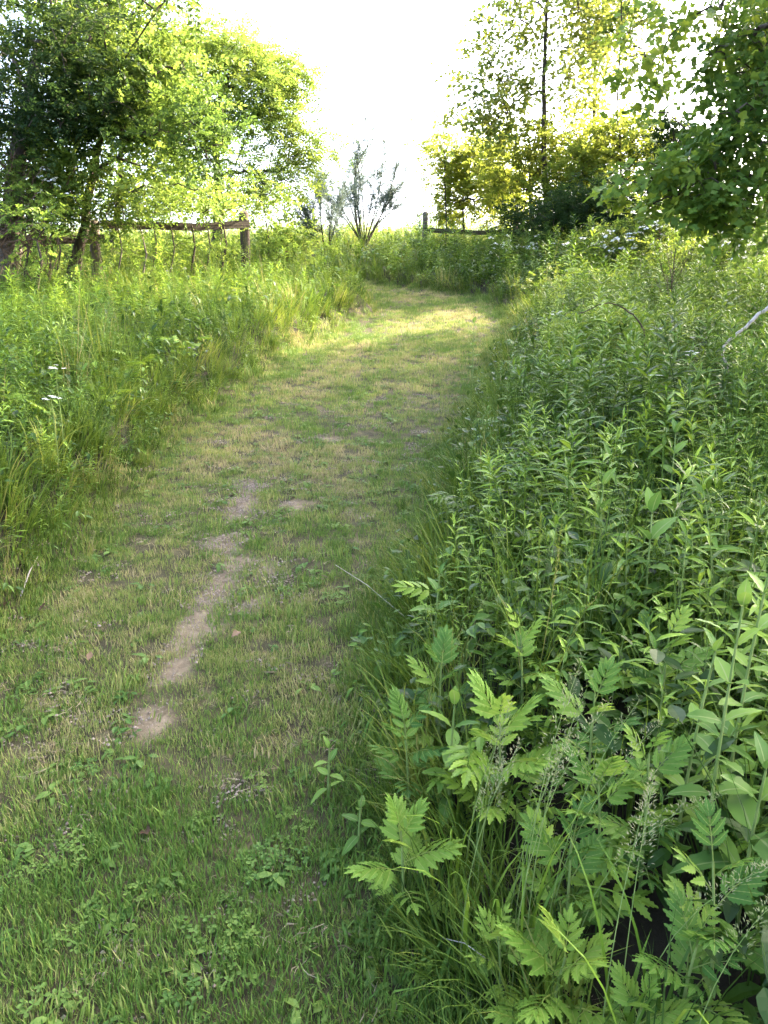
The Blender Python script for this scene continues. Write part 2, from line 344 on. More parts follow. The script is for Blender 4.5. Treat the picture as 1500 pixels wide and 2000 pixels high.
# ------------------------------------------------------------------ scatter: many small plants nobody could count
def scatter(name, label, protos, P, yaw, tilt, tiltdir, scl, idx, tint, cat=None):
    """one object of kind stuff: the vertices carry turn, size and tint, geometry nodes set a plant on each"""
    n = len(P); me = bpy.data.meshes.new(name)
    me.vertices.add(n); me.vertices.foreach_set('co', np.asarray(P, np.float32).ravel())
    # lean by `tilt` towards tiltdir after turning by yaw
    rot = np.zeros((n, 3), np.float32)
    for i in range(n):
        q = Matrix.Rotation(tilt[i], 3, Vector((-math.sin(tiltdir[i]), math.cos(tiltdir[i]), 0))) @ Matrix.Rotation(yaw[i], 3, 'Z')
        rot[i] = q.to_euler()
    for k, ty, arr in (('rot', 'FLOAT_VECTOR', rot), ('scl', 'FLOAT', scl), ('tint', 'FLOAT', tint), ('pick', 'INT', idx)):
        a_ = me.attributes.new(k, ty, 'POINT')
        a_.data.foreach_set('vector' if ty == 'FLOAT_VECTOR' else 'value', np.asarray(arr, np.int32 if ty == 'INT' else np.float32).ravel())
    o = link(name, me); tag(o, label, cat, kind='stuff')
    ng = bpy.data.node_groups.new(name, 'GeometryNodeTree')
    ng.interface.new_socket('Geometry', in_out='INPUT', socket_type='NodeSocketGeometry')
    ng.interface.new_socket('Geometry', in_out='OUTPUT', socket_type='NodeSocketGeometry')
    N, Lk = ng.nodes, ng.links
    gi, go = N.new('NodeGroupInput'), N.new('NodeGroupOutput'); jn = N.new('GeometryNodeJoinGeometry')
    def attr(nm, ty):
        a_ = N.new('GeometryNodeInputNamedAttribute'); a_.data_type = ty; a_.inputs['Name'].default_value = nm; return a_.outputs['Attribute']
    e2r = N.new('FunctionNodeEulerToRotation'); Lk.new(attr('rot', 'FLOAT_VECTOR'), e2r.inputs[0]); sc_ = attr('scl', 'FLOAT'); pk = attr('pick', 'INT')
    for k, pm in enumerate(protos):
        src = bpy.data.objects.new('pattern_' + name, pm)
        oi = N.new('GeometryNodeObjectInfo'); oi.inputs['Object'].default_value = src; oi.inputs['As Instance'].default_value = False
        cp = N.new('FunctionNodeCompare'); cp.data_type = 'INT'; cp.operation = 'EQUAL'; Lk.new(pk, cp.inputs[2]); cp.inputs[3].default_value = k
        ip = N.new('GeometryNodeInstanceOnPoints')
        Lk.new(gi.outputs[0], ip.inputs['Points']); Lk.new(oi.outputs['Geometry'], ip.inputs['Instance']); Lk.new(cp.outputs[0], ip.inputs['Selection'])
        Lk.new(e2r.outputs[0], ip.inputs['Rotation']); Lk.new(sc_, ip.inputs['Scale']); Lk.new(ip.outputs[0], jn.inputs[0])
    Lk.new(jn.outputs[0], go.inputs[0])
    md = o.modifiers.new('plants', 'NODES'); md.node_group = ng
    return o
def bands(spec, marg=1.4):
    """random ground points, denser near the viewer: rows (y0, y1, points per square metre)"""
    out = []
    for y0, y1, rho in spec:
        h = .53 * y1 + marg; n = int(rho * (y1 - y0) * 2 * h)
        p = np.stack([rng.uniform(-h, h, n), rng.uniform(y0, y1, n)], 1); p = p[np.abs(p[:, 0]) < .53 * p[:, 1] + marg]; out.append(p)
    return np.concatenate(out)
def xyz(p, dz=0): return np.stack([p[:, 0], p[:, 1], gz(p[:, 0], p[:, 1]) + dz], 1)

def side_tint(p):
    left = p[:, 0] < PATH[0][0] + np.interp(p[:, 1], PATH[:13, 1], PATH[:13, 0] - PATH[0][0])
    return left
# --- patterns of small plants
def p_lawn(n, h, spread):
    mb = MB()
    for _ in range(n):
        a = rnd(0, 6.28); r = spread * math.sqrt(random.random())
        bl = blade(h * rnd(.5, 1.2), rnd(.002, .0038), rnd(.4, 2.0), 2, rnd(-.6, .6))
        place(mb, bl, (r * math.cos(a), r * math.sin(a), -.004), rnd(0, 6.28))
    return mb
def p_clover(n, spread):
    mb = MB()
    for _ in range(n):
        a = rnd(0, 6.28); r = spread * math.sqrt(random.random()); h = rnd(.012, .035); px, py = r * math.cos(a), r * math.sin(a); y0 = rnd(0, 6.28)
        for k in range(3):
            lf = MB().add([(0, 0, 0), (.008, .0055, .001), (.0145, .004, 0), (.013, 0, -.001), (.0145, -.004, 0), (.008, -.0055, .001)], [[0, 1, 2, 3], [0, 3, 4, 5]], [0, 1, 1, 0, 1, 1])
            place(mb, lf, (px, py, h), y0 + k * 2.09, rnd(-.3, .2), 0, rnd(.8, 1.3))
    return mb
def p_straw(n, spread):
    mb = MB()
    for _ in range(n):
        L = rnd(.02, .06); a = rnd(0, 6.28); px, py = rnd(-spread, spread), rnd(-spread, spread); z = rnd(.004, .022)
        wv = rnd(.0005, .0011); c, s = math.cos(a), math.sin(a); bd = rnd(-.2, .2) * L
        V = [(-L / 2, -wv, 0), (-L / 2, wv, 0), (0, bd - wv, rnd(0, .008)), (0, bd + wv, rnd(0, .008)), (L / 2, 0, -.002)]
        mb.add([(px + c * x - s * y, py + s * x + c * y, z + zz) for x, y, zz in V], [[0, 1, 3, 2], [2, 3, 4]])
    return mb
def p_tuft(n, h, spread, bend=(.2, 1.3), w=(.003, .006), seeds=0):
    mb = MB()
    for _ in range(n):
        a = rnd(0, 6.28); r = spread * math.sqrt(random.random())
        bl = blade(h * rnd(.45, 1.1), rnd(*w), rnd(*bend), 5, rnd(-.8, .8), rnd(0, .8))
        place(mb, bl, (r * math.cos(a), r * math.sin(a), -.01), a + rnd(-1, 1))
    for _ in range(seeds):
        a = rnd(0, 6.28); H = h * rnd(1.1, 1.5); lean = rnd(.05, .3)
        pts = [(lean * H * t * t * math.cos(a), lean * H * t * t * math.sin(a), H * t) for t in np.linspace(0, 1, 5)]
        tube(mb, pts, [.0013, .0012, .001, .0008, .0006], 3, False)
        for k in range(16):
            t = rnd(.72, 1.0); q = np.array([lean * H * t * t * math.cos(a), lean * H * t * t * math.sin(a), H * t])
            place(mb, oval(rnd(.012, .02), .003), q, rnd(0, 6.28), rnd(-1.3, -.5))
    return mb
def weed_layout(H, n, kind):
    """stem points and (loc, yaw, pitch, scale) of every leaf of one weed"""
    lx, ly = rnd(-.12, .12), rnd(-.12, .12)
    pt = lambda t: (lx * H * t * t, ly * H * t * t, H * t)
    out = []; y = rnd(0, 6.28)
    if kind == 'lance':
        for i in range(n):
            t = .22 + .78 * (i / (n - 1)) ** .85; y += 2.4 + rnd(-.3, .3)
            out.append((pt(t), y, -(.15 + 1.0 * t ** 3) + rnd(-.2, .2) + .15, (1.0 - .45 * abs(t - .6) * 1.4) * rnd(.75, 1.15) * (1 if t < .93 else .65)))
    elif kind == 'pair':
        m_ = n // 2
        for i in range(m_):
            t = .15 + .85 * i / (m_ - 1); y += 1.57 + rnd(-.15, .15)
            for k in (0, math.pi):
                out.append((pt(t), y + k, -(.1 + .9 * t ** 3) + rnd(-.15, .15), (1.05 - .5 * t ** 3) * rnd(.8, 1.1)))
    return [pt(t) for t in np.linspace(0, 1, 6)], out
def p_weed(H, n, lf, kind='lance', r=.0025):
    st, lv = weed_layout(H, n, kind); mb = MB()
    tube(mb, st, np.linspace(r, r * .45, 6), 4, False)
    for l, y, p, s in lv: place(mb, random.choice(lf), l, y, p, rnd(-.4, .4), s)
    return mb
def p_cover(n, lf, spread, h):
    mb = MB()
    for _ in range(n):
        a = rnd(0, 6.28); r = spread * math.sqrt(random.random())
        place(mb, random.choice(lf), (r * math.cos(a), r * math.sin(a), rnd(.2, 1) * h), rnd(0, 6.28), rnd(-.6, .5), rnd(-.4, .4), rnd(.6, 1.2))
    return mb
def serr(L, W): return leaf(L, W, 12, .38, .2, .22, .22, .02)
def cut_leaf(L, pairs=4):
    """a leaf deeply cut into toothed, pointed lobes on both sides of its rib"""
    mb = MB(); tube(mb, [(0, 0, 0), (L * .5, 0, .02 * L), (L * .9, 0, -.08 * L)], [.0018, .0014, .0008], 4, False)
    for i in range(pairs):
        t = .3 + .55 * i / max(pairs - 1, 1); s = L * (.52 - .22 * (i / pairs)) * rnd(.9, 1.1)
        for sg in (1, -1): place(mb, serr(s, s * .36), (L * t, 0, .015 * L - .12 * L * t * t), sg * (.95 - .12 * i), rnd(-.05, .12), sg * -.2)
    place(mb, serr(L * .42, L * .14), (L * .84, 0, -.05 * L), 0, .1)
    return mb

lance_lf = [leaf(L, L * .18, 4, .42, .3, ar) for L, ar in ((.11, .25), (.13, .45), (.095, .1))]
pair_lf = [leaf(L, L * .3, 5, .4, .22, ar) for L, ar in ((.075, .25), (.09, .4))]
ovate_lf = [leaf(L, L * .42, 4, .42, .2, ar) for L, ar in ((.055, .25), (.075, .4), (.065, .1))]
random.seed(11)
pat_lawn = [mesh_mb('lawn_tuft', p_lawn(34, h, .06), M['lawn']) for h in (.03, .042, .036, .055)]
pat_clover = [mesh_mb('clover_patch', p_clover(14, .06), M['clover']) for _ in range(3)]
pat_straw = [mesh_mb('straw_clippings', p_straw(12, .07), M['straw']) for _ in range(3)]
pat_tuft = [mesh_mb('grass_tuft', p_tuft(15, h, .06, seeds=s), M['meadow']) for h, s in ((.42, 0), (.5, 0), (.36, 0), (.55, 3))]
pat_verge = [mesh_mb('verge_tuft', p_tuft(26, h, .05, (.5, 1.6), (.002, .0042)), M['meadow']) for h in (.2, .26, .16)]
pat_weed = [mesh_mb('slender_weed', p_weed(H, n, lance_lf), M['weed']) for H, n in ((.55, 34), (.62, 38), (.45, 28), (.5, 32))]
pat_weed += [mesh_mb('paired_weed', p_weed(H, n, pair_lf, 'pair'), M['weed']) for H, n in ((.42, 14), (.5, 16))]
pat_cover = [mesh_mb('low_leaves', p_cover(16, ovate_lf, .12, h), M['weed']) for h in (.14, .24, .32)]
pat_fern = [mesh_mb('cut_leaf_weed', p_cover(8, [cut_leaf(.12, 4), cut_leaf(.10, 3)], .08, .22), M['weed'])]

# --- mown lawn of the path
random.seed(12)
p = bands([(.5, 1.6, 1200), (1.6, 3, 950), (3, 5, 600), (5, 9, 360), (9, 16, 190), (16, 22, 40)])
d = path_d(p[:, 0], p[:, 1]); bb = bare(p[:, 0], p[:, 1])
keep = (d < .22) & (rng.random(len(p)) > bb * .86) & (rng.random(len(p)) < .45 + 1.2 * fbm(p[:, 0], p[:, 1], 4, 6))
p = p[keep]; d = d[keep]; n = len(p)
dry = fbm(p[:, 0], p[:, 1], 1.6, 5); dry2 = fbm(p[:, 0], p[:, 1], 5.0, 1)
tint = np.clip(-.1 + 1.35 * (dry - .38) + .8 * (dry2 - .42) + .16 * sstep(1.8, 4, p[:, 1]) + rng.normal(0, .2, n), 0, 1)
scl = rng.uniform(.5, .95, n) * np.where(rng.random(n) < .04, 1.7, 1) * (1 + .35 * sstep(4, 10, p[:, 1])) * (1 + .5 * sstep(-.1, .2, d)) * (1 + .12 * sstep(2.4, 1.4, p[:, 1]))
scatter('mown_grass', 'short mown grass of the path, green with straw-coloured patches', pat_lawn, xyz(p), rng.uniform(0, 6.28, n), rng.uniform(0, .35, n), rng.uniform(0, 6.28, n), scl, rng.integers(0, 4, n), tint, 'grass')
p = bands([(.5, 2, 60), (2, 5, 40), (5, 9, 18)])
d = path_d(p[:, 0], p[:, 1]); keep = (d < .1) & (fbm(p[:, 0], p[:, 1], 2.2, 3) > .56) & (bare(p[:, 0], p[:, 1]) < .5); p = p[keep]; n = len(p)
scatter('clover_cover', 'low clover leaves among the mown grass', pat_clover, xyz(p), rng.uniform(0, 6.28, n), np.zeros(n), np.zeros(n), rng.uniform(.5, .85, n), rng.integers(0, 3, n), rng.random(n), 'clover')
p = bands([(.5, 2, 110), (2, 5, 60), (5, 10, 24)])
d = path_d(p[:, 0], p[:, 1]); keep = ((d < .1) & (fbm(p[:, 0], p[:, 1], 2.6, 7) > .47)) | ((d > -.15) & (d < .4) & (rng.random(len(p)) < .8)) | ((p[:, 1] < 2.0) & (p[:, 0] > -.1) & (p[:, 0] < .5)); p = p[keep]; n = len(p)
scatter('dry_clippings', 'straw-coloured dry grass clippings lying on the path', pat_straw, xyz(p, .006), rng.uniform(0, 6.28, n), np.zeros(n), np.zeros(n), rng.uniform(.4, .95, n), rng.integers(0, 3, n), rng.random(n) * .8, 'clippings')

def p_crumbs(n, spread):
    mb = MB()
    for _ in range(n):
        r = rnd(.0015, .005); c = (rnd(-spread, spread), rnd(-spread, spread), rnd(.0, .003)); a = rnd(0, 3)
        V = [(c[0] + r * math.cos(a + k * 1.57) * rnd(.7, 1.4), c[1] + r * math.sin(a + k * 1.57) * rnd(.7, 1.4), c[2]) for k in range(4)] + [(c[0], c[1], c[2] + r * rnd(.6, 1.2))]
        mb.add(V, [[0, 1, 4], [1, 2, 4], [2, 3, 4], [3, 0, 4]])
    return mb
M['crumb'] = rough_mat('soil_crumb', [(.3, (.10, .075, .05)), (.7, (.30, .24, .185))], 40, .95, .2)
pat_crumb = [mesh_mb('soil_crumbs', p_crumbs(40, .06), M['crumb']) for _ in range(2)]
p = bands([(.6, 6.5, 260)]); bb = bare(p[:, 0], p[:, 1]); keep = (path_d(p[:, 0], p[:, 1]) < .2) & (rng.random(len(p)) < .10 + bb); p = p[keep]; n = len(p)
scatter('soil_crumbs', 'loose crumbs of dry soil on the worn path', pat_crumb, xyz(p, .003), rng.uniform(0, 6.28, n), np.zeros(n), np.zeros(n), rng.uniform(.7, 1.5, n), rng.integers(0, 2, n), rng.random(n), 'soil')
rosette = [MB().join(p_cover(9, [leaf(.035, .016, 4, .5, .2, .3), leaf(.028, .014, 4, .55, .2, .2)], .03, .016)) for _ in range(3)]
pat_ros = [mesh_mb('lawn_weed', r_, M['clover']) for r_ in rosette]
p = bands([(.6, 2.5, 60), (2.5, 5, 50), (5, 9, 30)]); keep = (path_d(p[:, 0], p[:, 1]) < .15) & (bare(p[:, 0], p[:, 1]) < .6) & (rng.random(len(p)) < .2 + 1.1 * fbm(p[:, 0], p[:, 1], 3, 1)); p = p[keep]; n = len(p)
scatter('lawn_weeds', 'small flat-leaved weeds mown short in the path', pat_ros, xyz(p, .004), rng.uniform(0, 6.28, n), np.zeros(n), np.zeros(n), rng.uniform(.6, 1.3, n), rng.integers(0, 3, n), rng.random(n), 'weeds')

# --- unmown meadow on both sides
p = bands([(.6, 3, 120), (3, 6, 85), (6, 10, 55), (10, 16, 32), (16, 24, 14), (24, 36, 7)], 2.5)
d = path_d(p[:, 0], p[:, 1]); L_ = side_tint(p)
keep = (d > np.where(L_, .12, .08)) & (rng.random(len(p)) < np.where(L_, .8, np.where(p[:, 1] > 11, 1.0, .55))); keep &= ~((p[:, 1] < 1.9) & (p[:, 0] < .42) & (p[:, 0] > -.2))
p, d, L_ = p[keep], d[keep], L_[keep]; n = len(p)
hs = (.35 + .65 * sstep(.05, .6, d)) * (.75 + .6 * fbm(p[:, 0], p[:, 1], .9, 4)) * (1 + .5 * sstep(14, 24, p[:, 1])) * (.8 + .2 * sstep(1.5, 3, p[:, 1]))
strawy = rng.random(n) < .05
sun_yl = np.where(L_, .2 * sstep(6.5, 11, p[:, 1]), 0)  # yellower tint paints the sunlit stretch of the left bank into the grass
tint = np.clip(.30 + sun_yl + .8 * (fbm(p[:, 0], p[:, 1], 1.1, 2) - .5) + rng.normal(0, .14, n) + .15 * sstep(14, 22, p[:, 1]) + .6 * strawy, 0, 1)
scatter('meadow_grass', 'tall uncut meadow grass on both banks of the path', pat_tuft, xyz(p), rng.uniform(0, 6.28, n), rng.uniform(0, .3, n), rng.uniform(0, 6.28, n), hs * rng.uniform(.8, 1.15, n), rng.choice(4, n, p=[.33, .3, .27, .1]), tint, 'grass')
# drooping verge grass right at the edges
p = bands([(.6, 3, 260), (3, 6, 170), (6, 10, 100), (10, 16, 60)])
d = path_d(p[:, 0], p[:, 1]); keep = (d > -.02) & (d < .4) & (rng.random(len(p)) < np.where(side_tint(p), .75, .75)); p, d = p[keep], d[keep]; n = len(p)
e = .05; gxd = (path_d(p[:, 0] + e, p[:, 1]) - path_d(p[:, 0] - e, p[:, 1])); gyd = (path_d(p[:, 0], p[:, 1] + e) - path_d(p[:, 0], p[:, 1] - e))
scatter('verge_grass', 'fine grass drooping over the edges of the mown path', pat_verge, xyz(p), rng.uniform(0, 6.28, n), rng.uniform(.1, .55, n), np.arctan2(-gyd, -gxd) + rng.normal(0, .5, n), (.45 + 1.0 * sstep(0, .35, d)) * rng.uniform(.7, 1.2, n) * (1 + .4 * sstep(5, 12, p[:, 1])), rng.integers(0, 3, n), np.clip(.38 + rng.normal(0, .22, n), 0, 1), 'grass')
# low leaves that close the ground under the weeds
p = bands([(.7, 3, 110), (3, 6, 65), (6, 10, 42), (10, 16, 22), (16, 24, 10)], 2.2)
d = path_d(p[:, 0], p[:, 1]); keep = (d > .12) & ~((p[:, 1] < 1.8) & (p[:, 0] < .5) & (p[:, 0] > -.2)); p, d = p[keep], d[keep]; n = len(p)
scatter('undergrowth', 'low broad leaves growing thickly under the weeds', pat_cover, xyz(p), rng.uniform(0, 6.28, n), rng.uniform(0, .2, n), rng.uniform(0, 6.28, n), (.6 + .4 * sstep(.1, .6, d)) * rng.uniform(.7, 1.3, n) * (1 + .3 * sstep(8, 16, p[:, 1])), rng.integers(0, 3, n), np.clip(.18 + .7 * (fbm(p[:, 0], p[:, 1], 1.3, 1) - .5) + rng.normal(0, .16, n) + np.where(side_tint(p), .3 * sstep(7, 11, p[:, 1]), 0), 0, 1), 'undergrowth')  # tint kept dark for shaded gaps; far left bank yellowed as if sunlit
# slender weeds: the largest 300 in view are single plants (below), all others stand here
p = bands([(1.2, 3, 120), (3, 6, 88), (6, 10, 42), (10, 16, 15), (16, 30, 5)], 1.8)
d = path_d(p[:, 0], p[:, 1]); L_ = side_tint(p)
keep = (d > np.where(L_, .1, .3)) & (rng.random(len(p)) < np.where(L_, np.where(d < .9, 1.1, .6), 1.0) * (.45 + 1.0 * fbm(p[:, 0], p[:, 1], .8, 5))) & (np.hypot(p[:, 0], p[:, 1]) > 1.5)
p, d, L_ = p[keep], d[keep], L_[keep]
order = np.argsort(np.hypot(p[:, 0], p[:, 1]) + 40 * (np.abs(p[:, 0]) > .5 * p[:, 1] + .05)); p, d, L_ = p[order], d[order], L_[order]
P3 = xyz(p); n = len(p)
wscl = (.5 + .5 * sstep(.25, .9, d)) * (.62 + .75 * fbm(p[:, 0], p[:, 1], .9, 3)) * rng.uniform(.75, 1.15, n) * (.72 + .28 * sstep(1.4, 3, p[:, 1])) * (1 + .35 * sstep(8, 14, p[:, 1]))
wscl = wscl * np.where(L_, .82, 1.0)
wid = rng.choice(6, n, p=[.26, .24, .22, .16, .06, .06]); wtint = np.clip(.5 + .8 * (fbm(p[:, 0], p[:, 1], 1.5, 6) - .5) + rng.normal(0, .2, n) + np.where(L_, .25 * sstep(7, 11, p[:, 1]), 0), 0, 1)  # left weeds tinted paler where the sunny stretch lies
N_FULL, N_ONE = 110, 300
sl = slice(N_ONE, None)
scatter('weed_bank', 'thick bank of slender green weeds behind the nearest ones', pat_weed, P3[sl], rng.uniform(0, 6.28, n)[sl], np.abs(rng.normal(0, .16, n))[sl], rng.uniform(0, 6.28, n)[sl], wscl[sl], wid[sl], wtint[sl], 'weeds')
p2 = bands([(1.3, 3, 10), (3, 6, 5), (6, 12, 2.0)], 1.6)
d = path_d(p2[:, 0], p2[:, 1]); keep = (d > .3); p2 = p2[keep]; n2 = len(p2)
scatter('cut_leaf_undergrowth', 'jagged cut leaves showing between the weeds', pat_fern, xyz(p2), rng.uniform(0, 6.28, n2), rng.uniform(0, .2, n2), rng.uniform(0, 6.28, n2), rng.uniform(.8, 1.3, n2), np.zeros(n2, int), np.clip(rng.normal(.6, .25, n2), 0, 1), 'undergrowth')

# ------------------------------------------------------------------ trees and shrubs
random.seed(21)
def spr(n, L, lf, droop=.3, pin=False):
    """a twig along X carrying n leaves"""
    mb = MB(); pt = lambda t: np.array([L * t, 0, -droop * L * t * t])
    V = [pt(0), pt(.5), pt(1)]; tube(mb, [V[0], V[2]], [.0022, .001], 3, False)
    for i in range(n):
        t = .12 + .88 * i / (n - 1); sg = 1 if i % 2 else -1
        if i == n - 1: place(mb, random.choice(lf), pt(1), 0, .3)
        elif pin: place(mb, random.choice(lf), pt((i // 2 * 2 + .5) / n), sg * 1.15, rnd(-.1, .35), sg * .2)
        else: place(mb, random.choice(lf), pt(t), sg * rnd(.4, 1.3), rnd(-.5, .5), rnd(-.8, .8), rnd(.75, 1.15))
    return mb.arrays()
def olist(sz, ratio): return [oval(s, s * ratio) for s in sz]
SPRIG = {
    'small': [spr(12, .26, olist((.066, .055, .075), .55)) for _ in range(4)],
    'pinnate': [spr(13, .26, olist((.072, .064), .42), .45, True) for _ in range(3)],
    'willow': [spr(16, .34, olist((.08, .095), .24), .1) for _ in range(3)],
    'poplar': [spr(5, .26, [tulip(.15, .2).xform(Matrix.Scale(.9, 4)), oval(.1, .09), tulip(.13, .4)], .2) for _ in range(3)],
    'oliveleaf': [spr(14, .28, olist((.075, .09), .42), .2) for _ in range(3)],
    'big': [spr(6, .30, [tulip(.19, .3), tulip(.21, .2), tulip(.17, .45), tulip(.19, .1, .35)], .25) for _ in range(4)]}
def grow(trunk_pts, r0, clusters, sag=.05, seed=0, twig=.004):
    """branches reaching every clump of the crown from the trunk; returns limb chains and clump points"""
    g = np.random.default_rng(seed)
    nodes = [np.array(q, float) for q in trunk_pts]; par = [-1] + list(range(len(nodes) - 1)); owner = [-1] * len(nodes)
    nt0 = len(nodes); pts = []
    for ci, c in enumerate(clusters):
        cen, rad, k = np.array(c[0]), np.array(c[1]), c[2]
        q = g.normal(size=(k, 3)); q /= np.linalg.norm(q, axis=1, keepdims=True); q *= g.random((k, 1)) ** .42
        q = cen + q * rad
        pts += [(a, ci) for a in q]
    tip = nodes[-1]; mid = np.mean(nodes, 0)
    pts.sort(key=lambda a: np.linalg.norm(a[0] - .5 * (tip + mid)))
    chains = []; nl = 0; first = max(1, int(nt0 * .3)); ends = []
    for a, ci in pts:
        Nn = np.array(nodes); D = np.linalg.norm(Nn - a, axis=1) + .8 * np.clip(Nn[:, 2] - a[2] + .05, 0, None); D[:first] += 5
        j = int(np.argmin(D)); s = nodes[j]; dist = np.linalg.norm(a - s); mseg = max(2, int(dist / .22))
        if owner[j] < 0: ow = nl; nl += 1
        else: ow = owner[j]
        prev = j; idxs = [j]
        for i in range(1, mseg + 1):
            t = i / mseg; q = s + (a - s) * t + np.array([0, 0, dist * (.18 * math.sin(math.pi * t) - sag * t)]) + g.normal(0, .035 * min(dist, 1), 3) * (t < 1)
            nodes.append(q); par.append(prev); owner.append(ow); prev = len(nodes) - 1; idxs.append(prev)
        chains.append((ow, idxs)); ends.append((nodes[prev], ci, (nodes[prev] - nodes[idxs[-2]])))
    cnt = np.zeros(len(nodes))
    for ow, ix in chains:
        k = ix[-1]
        while k >= 0: cnt[k] += 1; k = par[k]
    rad = twig * np.maximum(cnt, 1) ** .46
    return np.array(nodes), rad, chains, ends, nl
def make_plant(name, label, cat, trunk_pts, r0, clusters, leafkind, mat, barkmat, per=7, spread=.2, seed=0, group=None, ssc=1.0, twig=.004, tint=.5, loc=None, trunk=True, single=0, up=.15, crown_name='crown'):
    """a tree or shrub: trunk, each main limb, and the crown of leaves; clusters = (centre, radii, clumps[, tint])"""
    g = np.random.default_rng(seed + 100)
    base = np.array(trunk_pts[0], float)
    tp = []
    for a, b in zip(trunk_pts[:-1], trunk_pts[1:]):
        a, b = np.array(a, float), np.array(b, float); k = max(2, int(np.linalg.norm(b - a) / .3))
        tp += [a + (b - a) * i / k + g.normal(0, min(.012, r0 * .25), 3) * (1 if i else 0) for i in range(k)]
    tp.append(np.array(trunk_pts[-1], float)); tp = np.array(tp)
    nodes, rad, chains, ends, nl = grow(tp, r0, clusters, seed=seed, twig=twig)
    root = thing(name, label, cat, base, group)
    trad = np.linspace(r0, max(r0 * .3, twig * 2), len(tp)); trad[0] *= 1.25
    mb = MB(); tube(mb, tp - base, trad, 9); link('trunk' if trunk else 'stem', mesh_mb('trunk', mb, barkmat, True), root)
    by = {}
    for ow, ix in chains: by.setdefault(ow, []).append(ix)
    for ow, lst in by.items():
        mb = MB()
        for ix in lst:
            rr = np.minimum(rad[ix], trad.mean() * .8); rr[0] = rr[1]
            tube(mb, nodes[ix] - base, rr, 5 if len(ix) > 3 else 4, False)
        link('limb', mesh_mb('limb', mb, barkmat, True), root)
    E = np.array([e[0] for e in ends]); C = np.array([e[1] for e in ends]); D0 = np.array([e[2] for e in ends]); D0 /= np.linalg.norm(D0, axis=1, keepdims=True) + 1e-9
    k = len(E) * per; src = np.repeat(np.arange(len(E)), per)
    P = E[src] + g.normal(0, spread, (k, 3)) * [1, 1, .75]
    D = D0[src] * .7 + g.normal(0, .8, (k, 3)); D[:, 2] = D[:, 2] * .6 + up
    protos = SPRIG[leafkind]
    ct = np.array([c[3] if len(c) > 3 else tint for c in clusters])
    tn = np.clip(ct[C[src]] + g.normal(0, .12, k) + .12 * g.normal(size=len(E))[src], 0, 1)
    Rm = frames(D, g.normal(0, .6, k)); sc_ = ssc * g.uniform(.7, 1.2, k); idx = g.integers(0, len(protos), k)
    V, L, Cc, T, A = replicate(protos, idx, Rm, P - base, sc_, tn)
    o = link(crown_name, mesh_np(crown_name, V, L, Cc, mat, {'tint': T, 'mid': A}), root); o['kind'] = 'stuff'
    return root, (E, D0)
def blossoms(root, label, pts, size, per=5, seed=0):
    """white blossom clusters on a shrub, each blossom a small cup of petals"""
    g = np.random.default_rng(seed); base = np.array(root.location)
    for q in pts:
        mb = MB()
        for _ in range(per):
            c = g.normal(0, size * 1.1, 3) * [1, 1, .5]; y0 = g.uniform(0, 6.28); pit = g.uniform(-.9, .3)
            fl = MB()
            for k in range(5): place(fl, oval(size, size * .8, .25), (0, 0, 0), k * 1.257, -.25)
            place(mb, fl, tuple(c), y0, pit, g.uniform(-.8, .8))
        me = mesh_mb('blossom_cluster', mb, M['petal']); link('blossom_cluster', me, root, tuple(np.array(q) - base))['kind'] = 'stuff'

# --- left of the path
A_, B_ = at, on_ground
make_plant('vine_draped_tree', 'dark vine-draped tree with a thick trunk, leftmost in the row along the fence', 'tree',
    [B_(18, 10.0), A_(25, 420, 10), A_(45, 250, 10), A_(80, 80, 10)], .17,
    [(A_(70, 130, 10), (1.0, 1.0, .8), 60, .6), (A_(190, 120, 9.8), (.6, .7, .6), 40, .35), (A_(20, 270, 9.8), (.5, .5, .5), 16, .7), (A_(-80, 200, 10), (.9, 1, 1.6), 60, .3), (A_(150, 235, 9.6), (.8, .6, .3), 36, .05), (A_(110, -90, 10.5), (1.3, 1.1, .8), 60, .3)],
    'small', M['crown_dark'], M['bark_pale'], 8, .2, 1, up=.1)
make_plant('twisted_tree', 'dark-trunked branching tree just left of the pale fence post', 'tree',
    [B_(150, 10.2), A_(155, 480, 10.2), A_(168, 400, 10.2), A_(190, 290, 10.2), A_(225, 200, 10.2)], .085,
    [(A_(225, 190, 10.2), (.75, .7, .5), 46, .5), (A_(300, 230, 10), (.6, .6, .4), 30, .35), (A_(385, 255, 9.8), (.42, .4, .38), 26, .05), (A_(130, 330, 10), (.5, .5, .4), 26, .55), (A_(300, 350, 10), (.9, .6, .26), 16, .6), (A_(320, 120, 10.4), (.6, .6, .5), 30, .65), (A_(210, 50, 10.4), (.8, .7, .5), 36, .6)],  # the darkest clump paints a patch of foliage in shade
    'small', M['crown_bright'], M['bark'], 7, .17, 2)
make_plant('locust_tree', 'large bright yellow-green feathery tree rising behind the left fence', 'tree',
    [B_(430, 14.5), A_(425, 400, 14.5), A_(420, 270, 14.5), A_(430, 180, 14.5)], .12,
    [(A_(430, 190, 14.5), (1.35, 1.2, .95), 110, .65), (A_(535, 230, 14.2), (.75, .9, .85), 60, .7), (A_(360, 110, 14.8), (.95, 1, .55), 56, .75), (A_(480, 345, 14.2), (.95, .9, .4), 30, .65), (A_(320, 280, 14.5), (1.0, .9, .7), 40, .6), (A_(590, 300, 14.3), (.42, .5, .5), 24, .7), (A_(560, 150, 14.5), (.4, .5, .4), 20, .7), (A_(460, 95, 14.6), (.7, .7, .35), 36, .75)],
    'pinnate', M['crown_bright'], M['bark'], 9, .2, 3, ssc=1.1)
